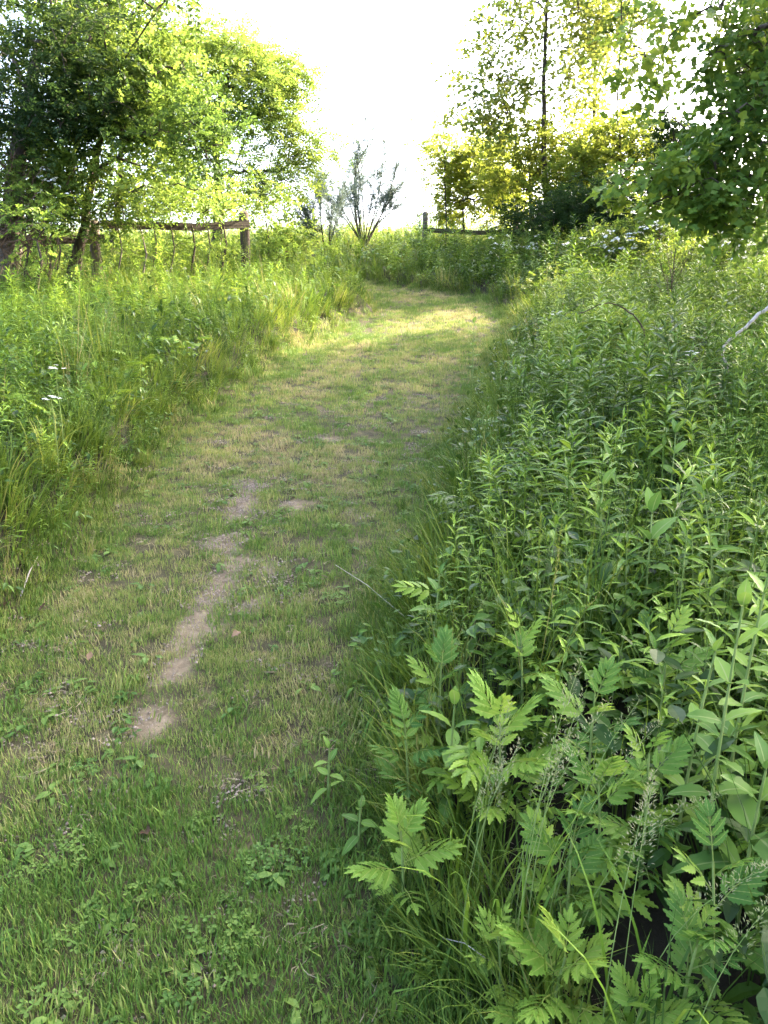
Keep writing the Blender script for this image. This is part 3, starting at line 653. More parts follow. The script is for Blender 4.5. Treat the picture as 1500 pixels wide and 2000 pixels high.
make_plant('leaning_ash_sapling', 'young feathery tree with a dark limb leaning into the sky gap', 'tree',
    [B_(165, 10.9), A_(180, 330, 10.8), A_(232, 130, 10.0), A_(290, 45, 9.6), A_(340, -30, 9.4)], .02,
    [(A_(305, 30, 9.6), (.12, .15, .10), 5, .4), (A_(375, -5, 9.4), (.16, .1, .05), 4, .4), (A_(270, -60, 9), (.5, .5, .3), 18, .4), (A_(420, -110, 9), (.5, .4, .3), 14, .4)],
    'pinnate', M['crown_mid'], M['bark'], 2, .07, 4, ssc=1.3, twig=.003)
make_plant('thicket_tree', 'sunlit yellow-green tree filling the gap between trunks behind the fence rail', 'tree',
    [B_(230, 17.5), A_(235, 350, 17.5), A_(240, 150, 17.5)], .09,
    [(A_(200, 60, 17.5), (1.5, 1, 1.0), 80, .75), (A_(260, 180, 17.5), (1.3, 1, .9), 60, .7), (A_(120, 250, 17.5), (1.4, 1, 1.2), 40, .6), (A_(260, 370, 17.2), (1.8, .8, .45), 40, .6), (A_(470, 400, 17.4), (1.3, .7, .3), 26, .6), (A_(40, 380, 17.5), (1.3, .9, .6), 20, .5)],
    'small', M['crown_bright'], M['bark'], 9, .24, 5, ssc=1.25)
rose, (E, _) = make_plant('wild_rose_shrub', 'rose shrub with white blossoms below the vine-draped tree', 'shrub',
    [B_(105, 9.7), A_(105, 430, 9.7)], .02,
    [(A_(110, 350, 9.6), (.5, .4, .32), 40, .6), (A_(70, 420, 9.6), (.4, .35, .3), 24, .45), (A_(190, 400, 9.7), (.45, .4, .25), 24, .6)],
    'small', M['crown_mid'], M['brown_stem'], 6, .13, 6, ssc=.75, twig=.0028, trunk=False)
blossoms(rose, '', [A_(u, v, 9.2) for u, v in ((75, 345), (105, 348), (80, 372), (112, 362), (92, 330), (105, 398), (95, 352), (118, 378))], .022, 4, 6)
# tangle of bare brown vines hanging at the left edge
tg = thing('vine_tangle', 'tangle of bare brown vines hanging around the leftmost trunk', 'vines', B_(25, 9.7)); base = np.array(tg.location)
g = np.random.default_rng(5)
for k in range(70):
    a = A_(g.uniform(-40, 100), g.uniform(290, 420), g.uniform(9.0, 9.9)) - base; b = A_(g.uniform(-40, 110), g.uniform(450, 560), g.uniform(9.0, 9.9)) - base
    q = [a + (b - a) * t + np.array([.25 * math.sin(3 * t + k), .2 * math.sin(5 * t + k), .1 * math.sin(7 * t + k)]) * math.sin(math.pi * t) for t in np.linspace(0, 1, 9)]
    mb = MB(); tube(mb, q, g.uniform(.003, .009), 4, False); link('vine', mesh_mb('vine', mb, M['brown_stem'], True), tg)
for i, (u, Yd, v1, r, lab, bk) in enumerate([
    (75, 8.6, 470, .024, 'thin dark sapling standing in the weeds left of the twisted tree', 'bark'),
    (280, 10.0, 455, .018, 'pale slender sapling in front of the fence rail', 'bark_pale'),
    (375, 11.2, 425, .02, 'thin sapling crossing the middle of the left fence rail', 'bark'),
    (436, 11.5, 420, .022, 'dark sapling close left of the dark fence post', 'bark'),
    (520, 12.6, 415, .02, 'young sapling just right of the dark fence post', 'bark'),
    (300, 11.0, 430, .016, 'spindly leafy sapling right of the pale fence post', 'bark_pale'),
    (112, 9.3, 440, .014, 'crooked thin stem between the two leftmost trunks', 'bark'), (232, 9.9, 440, .013, 'thin stem close right of the pale fence post', 'bark_pale'), (335, 10.4, 430, .012, 'thinnest stem in front of the left rail', 'bark'), (405, 11.0, 425, .014, 'thin leaning stem near the right end of the left rail', 'bark'), (50, 9.2, 430, .018, 'dark thin stem in front of the hanging vines', 'bark')]):
    make_plant('sapling', lab, 'sapling', [B_(u, Yd), A_(u + 6, (v1 + 540) / 2, Yd), A_(u - 3, v1, Yd)], r,
        [(A_(u, v1 - 35, Yd), (.35, .3, .2), 12, .6), (A_(u + 10, v1 + 60, Yd), (.25, .3, .12), 3, .6)], 'small', M['crown_bright'], M[bk], 4, .12, 30 + i, group='saplings along the left fence', ssc=.8, twig=.003)

for i, (u, Yd, v, rx, lab) in enumerate([(60, 11.5, 515, .6, 'sunlit brush between the two leftmost trunks'), (255, 12.0, 512, .6, 'sunlit brush behind the pale fence post'), (340, 13.0, 500, .6, 'yellow-green brush under the middle of the left rail'), (430, 13.4, 500, .6, 'yellow-green brush left of the dark fence post'), (170, 12.4, 508, .55, 'sunlit brush behind the twisted trunk')]):
    make_plant('brush_shrub', lab, 'shrub', [B_(u, Yd), A_(u, v + 25, Yd)], .018, [(A_(u, v, Yd), (rx, .4, .3), 40, .75), (A_(u + 15, v + 40, Yd), (rx, .4, .25), 26, .65)],
        'small', M['crown_bright'], M['brown_stem'], 6, .15, 120 + i, group='brush along the left fence', ssc=.8, twig=.003, trunk=False)

# --- centre gap
def fan_shrub(name, label, base, tips, leafkind, mat, per, seed, ssc=1.0):
    """a shrub of straight stems fanning up from one root, each stem a limb with its twigs"""
    g = np.random.default_rng(seed); root = thing(name, label, 'shrub', tuple(base)); P, D = [], []
    for tip in tips:
        tip = np.array(tip) - base; bow = np.array([g.normal(0, .06), g.normal(0, .06), 0]) * np.linalg.norm(tip)
        f = lambda t: tip * np.array([t ** 1.35, t ** 1.35, t]) + bow * math.sin(math.pi * t)
        mb = MB(); tube(mb, [f(t) for t in np.linspace(0, 1, 9)], np.linspace(.022, .004, 9), 5, False)
        for k in range(9):
            t0 = g.uniform(.3, .95); a0 = f(t0); dv = (f(min(t0 + .05, 1)) - a0); dv /= np.linalg.norm(dv) + 1e-6; dv = dv + g.normal(0, .4, 3); L = g.uniform(.25, .6) * (1.15 - t0 * .6)
            q = [a0, a0 + dv * L * .5, a0 + dv * L + np.array([0, 0, .05])]; tube(mb, q, [.005, .004, .002], 4, False)
            for t in g.random(per): P.append(q[0] + (q[2] - q[0]) * t); D.append(dv + g.normal(0, .5, 3))
        link('limb', mesh_mb('limb', mb, M['bark'], True), root)
        for t in g.uniform(.4, 1, per * 2): P.append(f(t)); D.append(np.array([0, 0, .6]) + g.normal(0, .6, 3))
    P, D = np.array(P), np.array(D); n_ = len(P); pr = SPRIG[leafkind]
    V, L, C, T, A = replicate(pr, g.integers(0, len(pr), n_), frames(D, g.normal(0, .6, n_)), P, ssc * g.uniform(.7, 1.2, n_), np.clip(g.normal(.4, .2, n_), 0, 1))
    o = link('crown', mesh_np('crown', V, L, C, mat, {'tint': T, 'mid': A}), root); o['kind'] = 'stuff'
fan_shrub('willow_shrub', 'sparse grey-green willow standing alone against the sky in the gap', B_(712, 20.5),
    [A_(u, v, 20.5 + dy) for u, v, dy in ((618, 345, .3), (650, 280, -.3), (682, 245, .2), (715, 228, -.2), (728, 255, .5), (752, 262, .2), (782, 280, -.3), (812, 310, .3), (668, 320, -.6), (770, 350, .6), (700, 330, .7), (740, 320, -.5), (640, 390, .1), (800, 380, .2))], 'willow', M['crown_grey'], 9, 7, .72)
fan_shrub('dogwood_shrub', 'low grey-green bush left of the willow in the gap', B_(640, 18), [A_(u, v, 18 + dy) for u, v, dy in ((600, 370, .2), (622, 340, -.2), (645, 330, .1), (665, 380, .3), (590, 420, -.2), (640, 400, -.4))], 'willow', M['crown_grey'], 8, 8, .75)
for i, (u, Yd, v, rx, lab) in enumerate([(585, 24, 452, .9, 'distant yellow-green brush on the rise left of the willow'), (690, 27, 452, 1.1, 'distant brush on the rise behind the willow stems'), (775, 26, 455, 1.0, 'distant sunlit brush between the willow and the lone post'), (840, 25, 460, .9, 'distant brush behind the lone post')]):
    make_plant('brush_shrub', lab, 'shrub', [B_(u, Yd), A_(u, v + 15, Yd)], .02, [(A_(u, v + 8, Yd), (rx, .6, .3), 40, .8), (A_(u + 20, v + 22, Yd), (rx * 1.2, .6, .3), 36, .75)],
        'small', M['crown_bright'], M['brown_stem'], 6, .2, 140 + i, group='brush on the far rise', ssc=1.0, twig=.003, trunk=False)
make_plant('leafy_bush', 'bright green leafy bush beside the dark fence post', 'shrub', [B_(560, 13), A_(565, 470, 13)], .025,
    [(A_(565, 478, 13), (.5, .4, .2), 26, .6), (A_(525, 500, 12.6), (.35, .3, .2), 16, .5)], 'small', M['crown_bright'], M['brown_stem'], 7, .13, 9, trunk=False)

# --- right, along the far fence
make_plant('tulip_sapling', 'tall slender tree with sparse leaves and a dark straight trunk against the white sky', 'tree',
    [B_(1062, 18), A_(1062, 300, 18), A_(1062, 150, 18), A_(1068, 0, 18), A_(1066, -140, 18)], .075,
    [(A_(1000, 110, 18), (.95, .8, 1.2), 54, .7), (A_(1120, 100, 18), (.75, .8, 1.3), 50, .75), (A_(950, 240, 18), (.8, .7, .75), 38, .75), (A_(1080, -80, 18), (1.1, 1, .9), 40, .6), (A_(925, 160, 18), (.4, .4, .6), 12, .6), (A_(980, 20, 18), (.5, .4, .5), 16, .6)],
    'poplar', M['crown_poplar'], M['bark'], 5, .24, 10, ssc=1.0)
make_plant('tulip_sapling', 'tall sunlit yellow-leaved tree right of the dark straight trunk', 'tree',
    [B_(1160, 19), A_(1160, 250, 19), A_(1165, 60, 19), A_(1170, -100, 19)], .06,
    [(A_(1160, 80, 19), (.5, .6, 1.2), 60, .85), (A_(1180, 10, 19), (.7, .6, .9), 40, .85), (A_(1150, 200, 19), (.35, .4, .5), 14, .8)],
    'poplar', M['crown_poplar'], M['bark'], 6, .18, 11, ssc=.95)
make_plant('tulip_sapling', 'thin half-bare young tree between the yellow-leaved tree and the broad-leaved branches', 'tree',
    [B_(1210, 17), A_(1205, 200, 17), A_(1212, 80, 17), A_(1215, -60, 17)], .03,
    [(A_(1225, 60, 17), (.7, .5, .9), 34, .6), (A_(1250, -20, 17), (.8, .5, .6), 26, .6), (A_(1280, 160, 16.8), (.5, .4, .5), 14, .5)], 'poplar', M['crown_poplar'], M['bark'], 4, .18, 12)
make_plant('thin_sapling', 'thinnest sapling left of the sunlit shrub, with a few leaves high up', 'sapling',
    [B_(868, 20), A_(868, 300, 20), A_(866, 200, 20)], .02, [(A_(848, 225, 20), (.4, .3, .4), 12, .5), (A_(815, 240, 20), (.15, .2, .2), 3, .5), (A_(870, 290, 20), (.4, .3, .3), 10, .5)], 'oliveleaf', M['crown_bright'], M['bark'], 2, .14, 13)
make_plant('sunlit_shrub', 'bright yellow-green shrub beside the lone fence post right of the gap', 'shrub',
    [B_(905, 20.5), A_(905, 440, 20.5), A_(905, 380, 20.5)], .05,
    [(A_(885, 320, 20.5), (.75, .6, .55), 46, .8), (A_(930, 370, 20.5), (.85, .7, .7), 60, .85), (A_(880, 395, 20.6), (.4, .4, .45), 24, .75), (A_(960, 300, 20.5), (.6, .5, .5), 34, .75), (A_(990, 380, 20), (.6, .5, .6), 34, .8)],
    'oliveleaf', M['crown_glow'], M['bark'], 7, .22, 14, ssc=1.25, trunk=False)
make_plant('olive_shrub', 'sunlit pale yellow shrub under the tall slender tree', 'shrub',
    [B_(1040, 18.5), A_(1040, 430, 18.5), A_(1035, 340, 18.5)], .06,
    [(A_(1030, 290, 18.5), (.8, .7, .6), 60, .7), (A_(1110, 330, 18), (.85, .7, .55), 60, .75), (A_(1000, 360, 18.5), (.55, .5, .5), 34, .7), (A_(1070, 400, 18), (.9, .7, .5), 50, .25)],  # lowest clump tinted dark for shade, upper ones pale for sun
    'oliveleaf', M['crown_glow'], M['bark'], 5, .24, 15, ssc=1.3, trunk=False)
make_plant('honeysuckle_shrub', 'broad sunlit yellow-topped bush right of the pale yellow shrub', 'shrub',
    [B_(1200, 17.5), A_(1200, 420, 17.5), A_(1205, 320, 17.5)], .06,
    [(A_(1190, 270, 17.5), (.95, .8, .55), 70, .8), (A_(1150, 340, 17.3), (.7, .7, .55), 46, .7), (A_(1260, 300, 17.3), (.7, .7, .6), 46, .55), (A_(1190, 410, 17), (1.2, .7, .5), 60, .1)],  # sunlit top and shaded foot are put into the clump tints
    'oliveleaf', M['crown_glow'], M['bark'], 5, .24, 16, ssc=1.3, trunk=False)
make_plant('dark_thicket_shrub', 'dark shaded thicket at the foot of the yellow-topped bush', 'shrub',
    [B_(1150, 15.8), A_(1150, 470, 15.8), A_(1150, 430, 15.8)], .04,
    [(A_(1110, 425, 15.8), (.9, .6, .42), 60, .05), (A_(1190, 400, 15.6), (.7, .6, .5), 50, .05), (A_(1230, 440, 15.2), (.6, .5, .4), 40, .1), (A_(1020, 440, 16.4), (.5, .4, .3), 20, .15)],  # leaf tints held dark to stand for shade under the bushes
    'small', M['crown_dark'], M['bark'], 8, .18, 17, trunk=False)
make_plant('dark_cedar', 'small dark evergreen poking up right of the yellow-topped bush', 'tree',
    [B_(1320, 15.5), A_(1318, 380, 15.5), A_(1315, 250, 15.5)], .06,
    [(A_(1312, 265, 15.5), (.25, .3, .2), 14, .1), (A_(1320, 340, 15.5), (.5, .5, .5), 40, .2), (A_(1330, 430, 15), (.7, .6, .5), 50, .2), (A_(1420, 400, 15), (.9, .6, .8), 50, .35)],
    'small', M['crown_dark'], M['bark'], 9, .16, 18)
for i, (u, v, Yd, rx, rz, nb, lab) in enumerate([
    (1010, 480, 15.2, .75, .22, 12, 'low rose shrub with white blossoms at the foot of the dark thicket'),
    (1200, 470, 12.8, .55, .22, 12, 'white-blossomed rose shrub right of the dark thicket'),
    (1282, 430, 12.6, .32, .36, 12, 'upright rose shrub thick with white blossoms in front of the small evergreen'),
    (1440, 485, 10.6, .55, .22, 12, 'white-blossomed rose shrub under the broad-leaved branches')]):
    ro, (E, _) = make_plant('rose_shrub', lab, 'shrub', [B_(u, Yd), A_(u, v + 20, Yd)], .02,
        [(A_(u, v, Yd), (rx, .4, rz), 44, .45), (A_(u + 10, v + 35, Yd), (rx * .9, .4, rz * .8), 24, .35)], 'small', M['crown_mid'], M['brown_stem'], 6, .12, 40 + i, group='rose shrubs along the right bank', ssc=.75, twig=.003, trunk=False)
    g = np.random.default_rng(60 + i)
    blossoms(ro, '', [A_(u + g.normal(0, 1) * rx * 1500 / Yd * .55, v + g.normal(0, 1) * rz * 1500 / Yd * .5, Yd - .42 - .12 * g.random()) for _ in range(nb * 2)], .024, 6, i)

for i, (u, v, Yd, rx, rz, lab) in enumerate([(1350, 480, 11.5, .7, .3, 'brushy bush on the slope under the broad-leaved branches'), (1480, 530, 9.0, .6, .3, 'brushy bush at the right edge under the broad-leaved branches'), (1110, 560, 11.0, .55, .2, 'leafy bush in front of the low rose shrub'), (1180, 640, 6.6, .34, .14, 'low leafy bush in front of the arching bramble'), (420, 600, 8.6, .4, .14, 'low leafy bush on the left bank beside the path')]):
    make_plant('leafy_bush', lab, 'shrub', [B_(u, Yd), A_(u, v + 25, Yd)], .012, [(A_(u, v, Yd), (rx, .35, rz), 34, .6), (A_(u - 20, v + 40, Yd), (rx * .9, .35, rz * .8), 22, .4)],
        'small', M['crown_bright'] if i % 2 else M['crown_mid'], M['stem'], 5, .1, 160 + i, group='leafy bushes on the banks', ssc=.7, twig=.0025, trunk=False)

# --- the near tulip tree whose branches hang in at the right
tree, (E, D) = make_plant('tulip_tree', 'near broad-leaved tree hanging its dark lobed leaves in at the right edge', 'tree',
    [B_(1640, 6.6), A_(1640, 500, 6.6), A_(1630, 200, 6.6), A_(1610, -100, 6.6), A_(1600, -400, 6.7)], .13,
    [(A_(1450, 170, 6.4), (.28, .4, .5), 40, .25), (A_(1400, 270, 6.2), (.24, .3, .3), 26, .3), (A_(1325, 355, 6.0), (.46, .3, .24), 40, .6), (A_(1430, 400, 6.0), (.3, .3, .22), 24, .4), (A_(1320, 60, 6.6), (.5, .4, .3), 15, .7),
     (A_(1420, 20, 6.4), (.4, .5, .3), 12, .7), (A_(1270, 170, 6.5), (.25, .3, .2), 4, .6), (A_(1480, 320, 6.0), (.2, .3, .5), 26, .2), (A_(1560, 150, 6.4), (.35, .5, 1.1), 50, .3), (A_(1640, 0, 6.6), (.9, .9, 1.4), 60, .4)],
    'big', M['tulip_g'], M['bark'], 3, .09, 19, ssc=.44, twig=.003, up=-.1)
g = np.random.default_rng(77)
tl = [mesh_mb('leaf', tulip(L, ar, fo), M['tulip_o']) for L, ar, fo in ((.19, .3, .2), (.21, .15, .3), (.17, .45, .15))]
vis = [k for k in range(len(E)) if E[k][0] < .5 * E[k][1] + .1]; base = np.array(tree.location)
for k in range(300):
    j = vis[k % len(vis)]; q = E[j] + g.normal(0, .12, 3); dd = Vector(D[j] * .4 + g.normal(0, .7, 3) + [0, 0, -.35])
    o = link('leaf', tl[k % 3], tree, tuple(q - base)); Mx = Matrix(frames(np.array([dd]), np.array([g.normal(0, .6)]))[0].tolist()); o.rotation_euler = Mx.to_euler(); s = g.uniform(.36, .56); o.scale = (s, s, s)

# --- tall trees beyond the right edge of the frame, set and shaped to shade the near path
for i, (x, y, h, lab) in enumerate([(7.55, 11.65, 12.5, 'tallest tree behind the broad-leaved branches, second farthest on the right'), (7.2, 7.4, 9.0, 'tall shade tree just behind the broad-leaved tree'), (8.2, 4.6, 8.5, 'shade tree right of the viewer, nearest of the row'), (10.6, 7.4, 10.5, 'shade tree at the back of the row on the right'), (7.9, 16.9, 7.2, 'slim tall tree added for shade behind the small evergreen, farthest back on the right')]):  # the last, slim tree is added to throw shade on the path bend
    zb = float(gz(x, y)); c = np.array([x, y, zb])
    make_plant('shade_tree', lab, 'tree', [c, c + [.1, 0, h * .35], c + [0, .1, h * .7]], .18,
        [(c + [0, 0, h * (.68 if i < 4 else .6)], ((2.3, 2.3) if i < 4 else (.95, .95)) + (h * .2,), 120, .5), (c + [.5, .3, h * .88], ((1.6, 1.6) if i < 4 else (.9, .9)) + (h * .12,), 60, .6), *([(c + [.2, -.5, 4.9], (2.2, 2.1, 1.9), 110, .4)] if i == 0 else [] if i == 4 else [(c + [-.3, -.2, h * .45], (2.0, 2.0, h * .12), 70, .4)])],
        'small', M['crown_mid'], M['bark'], 9, .3, 80 + i, group='shade trees right of the path', ssc=1.9, twig=.008)

# ------------------------------------------------------------------ fences
def board(L, h, t, seed):
    """a rough sawn board along X with slightly uneven faces"""
    g = np.random.default_rng(seed); mb = MB(); n = 10; V = []
    for i in range(n + 1):
        x = L * i / n; dz = .006 * g.normal(); hh = h * .5 * (1 + .06 * g.normal()); sag = -.025 * math.sin(math.pi * i / n)
        V += [(x, -t / 2, -hh + dz + sag), (x, t / 2, -hh + dz + sag), (x, t / 2, hh + dz + sag), (x, -t / 2, hh + dz + sag)]
    F = [[4 * i + a, 4 * i + 4 + a, 4 * i + 4 + (a + 1) % 4, 4 * i + (a + 1) % 4] for i in range(n) for a in range(4)] + [[3, 2, 1, 0], [4 * n, 4 * n + 1, 4 * n + 2, 4 * n + 3]]
    return mb.add(V, F)
def post_mb(h, w, seed):
    g = np.random.default_rng(seed); mb = MB(); pts = [(g.normal(0, .004), g.normal(0, .004), z) for z in np.linspace(-.3, h, 7)]
    rr = [w / 2 * (1 + .05 * g.normal()) for _ in pts]; pts.append((0, 0, h + .02)); rr.append(w * .36); tube(mb, pts, rr, 8); return mb
def fence(name, label, posts, rails, pw):
    base = np.array(posts[0][0]); f = thing(name, label, 'fence', base)
    for i, (q, h, mt) in enumerate(posts): link('post', mesh_mb('post', post_mb(h, pw, i + 3), M[mt], True), f, tuple(np.array(q) - base))
    for i, (a, b) in enumerate(rails):
        a, b = np.array(a), np.array(b); dv = b - a; L = np.linalg.norm(dv)
        o = link('rail', mesh_mb('rail', board(L, .10, .04, i), M['rail']), f, tuple(a - base))
        o.rotation_euler = (0, -math.asin(dv[2] / L), math.atan2(dv[1], dv[0]))
q1, q2, q3 = B_(-130, 9.4), B_(207, 10.6), B_(489, 12.0)
def top(u, v, Yd): return A_(u, v, Yd)
h2 = top(207, 432, 10.6)[2] - q2[2]; h3 = top(489, 416, 12.0)[2] - q3[2]
fence('rail_fence', 'weathered wooden post and rail fence among the trees left of the path', [(q1, h2, 'post'), (q2, h2, 'bark_pale'), (q3, h3, 'post')],
      [(A_(200, 438, 10.52), A_(486, 438, 11.9)), (A_(-130, 462, 9.32), A_(204, 466, 10.52))], .15)
r1_, r2_, r3_, r4_ = B_(827, 19.4), B_(996, 19.2), B_(1130, 19.0), B_(1300, 18.8)
hr = A_(827, 416, 19.4)[2] - r1_[2]
fence('rail_fence', 'grey wooden post and rail fence beginning right of the gap', [(r1_, hr, 'bark_pale'), (r2_, hr + .1, 'post'), (r3_, hr, 'post'), (r4_, hr, 'post')],
      [(A_(827, 449, 19.32), A_(996, 453, 19.12)), (A_(996, 425, 19.12), A_(1130, 430, 18.92)), (A_(1130, 430, 18.92), A_(1300, 430, 18.72)), (A_(996, 456, 19.12), A_(1130, 462, 18.92))], .13)

# ------------------------------------------------------------------ single plants of the near bank
random.seed(31)
lance_me = [mesh_mb('leaf', l, M['weed_o']) for l in lance_lf]; pair_me = [mesh_mb('leaf', l, M['weed_o']) for l in pair_lf]
def orient(o, yaw, pitch, roll, s): o.rotation_euler = (roll, pitch, yaw); o.scale = (s, s, s)
variants = []
for H, n, kind in ((.55, 24, 'lance'), (.62, 26, 'lance'), (.48, 22, 'lance'), (.45, 14, 'pair'), (.58, 25, 'lance')):
    st, lv = weed_layout(H, n, kind); mb = MB(); tube(mb, st, np.linspace(.0028, .0013, 6), 5, False)
    variants.append((mesh_mb('stem', mb, M['stem'], True), [(pair_me if kind == 'pair' else lance_me, a) for a in lv]))
one = [mesh_mb('weed', p_weed(H, n_, lance_lf if k == 'lance' else pair_lf, k), M['weed_o']) for H, n_, k in ((.55, 34, 'lance'), (.62, 38, 'lance'), (.45, 28, 'lance'), (.5, 18, 'pair'))]
for i in range(min(N_ONE, len(P3))):
    q = P3[i]; yaw = rnd(0, 6.28); s = float(wscl[i]); side = 'left' if L_[i] else 'right'
    lab = 'slender-stemmed green weed with narrow leaves in the thick bank %s of the path' % side; grp = 'slender weeds on the %s bank' % side
    if i < N_FULL:
        o = thing('slender_weed', lab, 'weed', tuple(q), grp); sm, lv = variants[i % 5]; link('stem', sm, o)
        for pool, (l, y, p_, ls) in lv: c = link('leaf', random.choice(pool), o, l); orient(c, y, p_, rnd(-.4, .4), ls)
    else: o = link('slender_weed', one[i % 4], None, tuple(q)); tag(o, lab, 'weed', grp)
    o.rotation_euler = (random.gauss(0, .12), random.gauss(0, .12), yaw); o.scale = (s, s, s)

cut_me = [mesh_mb('leaf', cut_leaf(L, k), M['cut_o']) for L, k in ((.12, 4), (.10, 3), (.14, 5))]
cut_ye = [mesh_mb('leaf', cut_leaf(L, k), M['cut_y']) for L, k in ((.125, 4), (.105, 3), (.145, 5))]
def cut_plant(x, y, H, nl, lab, s=1.0, bright=False, name='cut_leaf_plant'):
    o = thing(name, lab, 'plant', (x, y, float(gz(x, y))), 'jagged-leaved plants'); mb = MB()
    lx, ly = rnd(-.1, .1), rnd(-.1, .1); pt = lambda t: (lx * H * t * t, ly * H * t * t, H * t)
    tube(mb, [pt(t) for t in np.linspace(0, 1, 6)], np.linspace(.0045, .002, 6), 6, False); link('stem', mesh_mb('stem', mb, M['stem'], True), o); y0 = rnd(0, 6.28); pool = cut_ye if bright else cut_me
    for k in range(nl + 3):
        t = .22 + .78 * k / (nl + 2); y0 += 2.4 + rnd(-.3, .3)
        c = link('leaf', random.choice(pool), o, pt(t)); orient(c, y0, -(.2 + 1.0 * t ** 2) + rnd(-.1, .1), rnd(-.25, .25), s * rnd(.8, 1.1) * (1 - .3 * t ** 4))
def gpos(u, v, h):
    """ground point under a plant top seen along u, v at height h above the ground"""
    for Yd in np.arange(.7, 14, .01):
        q = A_(u, v, Yd)
        if q[2] - float(gz(q[0], q[1])) < h: return q[0], q[1]
for u, v, H, nl, lab, s in [
    (790, 1585, .34, 7, 'bright jagged-leaved plant standing alone at the path edge', .85), (985, 1790, .26, 6, 'young jagged-leaved plant at the bottom edge, light yellow-green', .62),
    (1085, 1830, .28, 8, 'largest jagged-leaved plant at the bottom edge', .95), (1240, 1930, .24, 6, 'jagged-leaved shoot in the bottom right corner thicket', .6),
    (1310, 1170, .55, 7, 'greyish jagged-leaved plant left of the tall milkweed', 1.0), (1165, 1290, .5, 7, 'jagged-leaved plant behind the seeding grass', 1.0),
    (985, 1350, .45, 8, 'broad jagged-leaved clump in the middle of the near bank', 1.0), (860, 1260, .42, 7, 'jagged-leaved plant near the path edge behind the seeding grass', .95),
    (1030, 1200, .45, 6, 'yellowish jagged-leaved plant among narrow weeds', .9), (800, 1370, .38, 7, 'fern-like jagged plant overhanging the path edge', .9),
    (1430, 1620, .5, 7, 'jagged-leaved plant under the tall milkweed', .9), (1280, 1420, .5, 7, 'jagged-leaved plant right of the seeding grass', .9), (1120, 1600, .4, 7, 'dark jagged-leaved plant in the shaded foreground', .9),
    (1190, 1480, .45, 7, 'jagged-leaved plant between the seeding grass and the milkweeds', .9), (1350, 1780, .36, 7, 'jagged-leaved plant near the bottom edge under broad leaves', .8)]:
    H *= .72; s *= 1.05; x, y = gpos(u, v, H * 1.2); cut_plant(x, y, H, nl, lab, s, (v > 1500 and u not in (1120, 1430, 1350)) or u in (985, 1030))
broad_me = [mesh_mb('leaf', leaf(L, L * w_, 9, .42, .22, ar, 0, .05, .03), M['broad_o'], True) for L, w_, ar in ((.15, .44, .3), (.13, .5, .2), (.17, .36, .45), (.12, .48, .1))]
def milkweed(u, v, H, pairs, lab, s=1.0, name='milkweed'):
    x, y = gpos(u, v, H); o = thing(name, lab, 'plant', (x, y, float(gz(x, y))), 'broad-leaved milkweeds'); mb = MB(); lx, ly = rnd(-.06, .06), rnd(-.06, .06)
    pt = lambda t: (lx * H * t * t, ly * H * t * t, H * t)
    tube(mb, [pt(t) for t in np.linspace(0, 1, 7)], np.linspace(.0045, .0022, 7), 7, False); link('stem', mesh_mb('stem', mb, M['stem'], True), o); y0 = rnd(0, 3)
    for k in range(pairs):
        t = .3 + .7 * k / (pairs - 1); y0 += 1.57 + rnd(-.2, .2)
        for a in (0, math.pi):
            c = link('leaf', random.choice(broad_me), o, pt(t)); orient(c, y0 + a + rnd(-.15, .15), -(.15 + 1.1 * t ** 3) + rnd(-.15, .15), rnd(-.3, .3), s * rnd(.85, 1.1) * (1 - .35 * t ** 4))
for u, v, H, pr, lab, s in [
    (1430, 1190, .85, 7, 'tall milkweed with broad pale-ribbed leaves at the right edge', .8), (1475, 1080, .9, 7, 'tallest milkweed, reaching highest at the right edge', .75), (1360, 1270, .7, 6, 'milkweed left of the tall ones, leaves upright', .65),
    (1180, 950, .6, 5, 'big-leaved milkweed standing out among narrow weeds', 1.15), (1275, 1010, .6, 5, 'milkweed right of the big-leaved one, deeper in the weeds', 1.1), (1320, 850, .6, 5, 'small milkweed high on the right bank', .9),
    (850, 1130, .42, 5, 'short milkweed near the path edge', .7), (880, 1380, .45, 5, 'broad-leaved plant beside the fern-like one', .8), (1130, 720, .65, 5, 'broad-leaved plant far up the right bank', 1.0), (1480, 1500, .5, 5, 'milkweed with one long drooping leaf at the right edge', 1.2),
    (925, 632, .75, 6, 'tall leafy weed standing at the right edge of the path near the sunny band', .7), (640, 1470, .2, 4, 'small broad-leaved sprout at the edge of the mown grass', .5), (700, 1560, .2, 4, 'second small sprout at the edge of the mown grass, nearer', .45)]:
    s = s * .8; H *= .8
    milkweed(u, v, H, pr, lab, s)
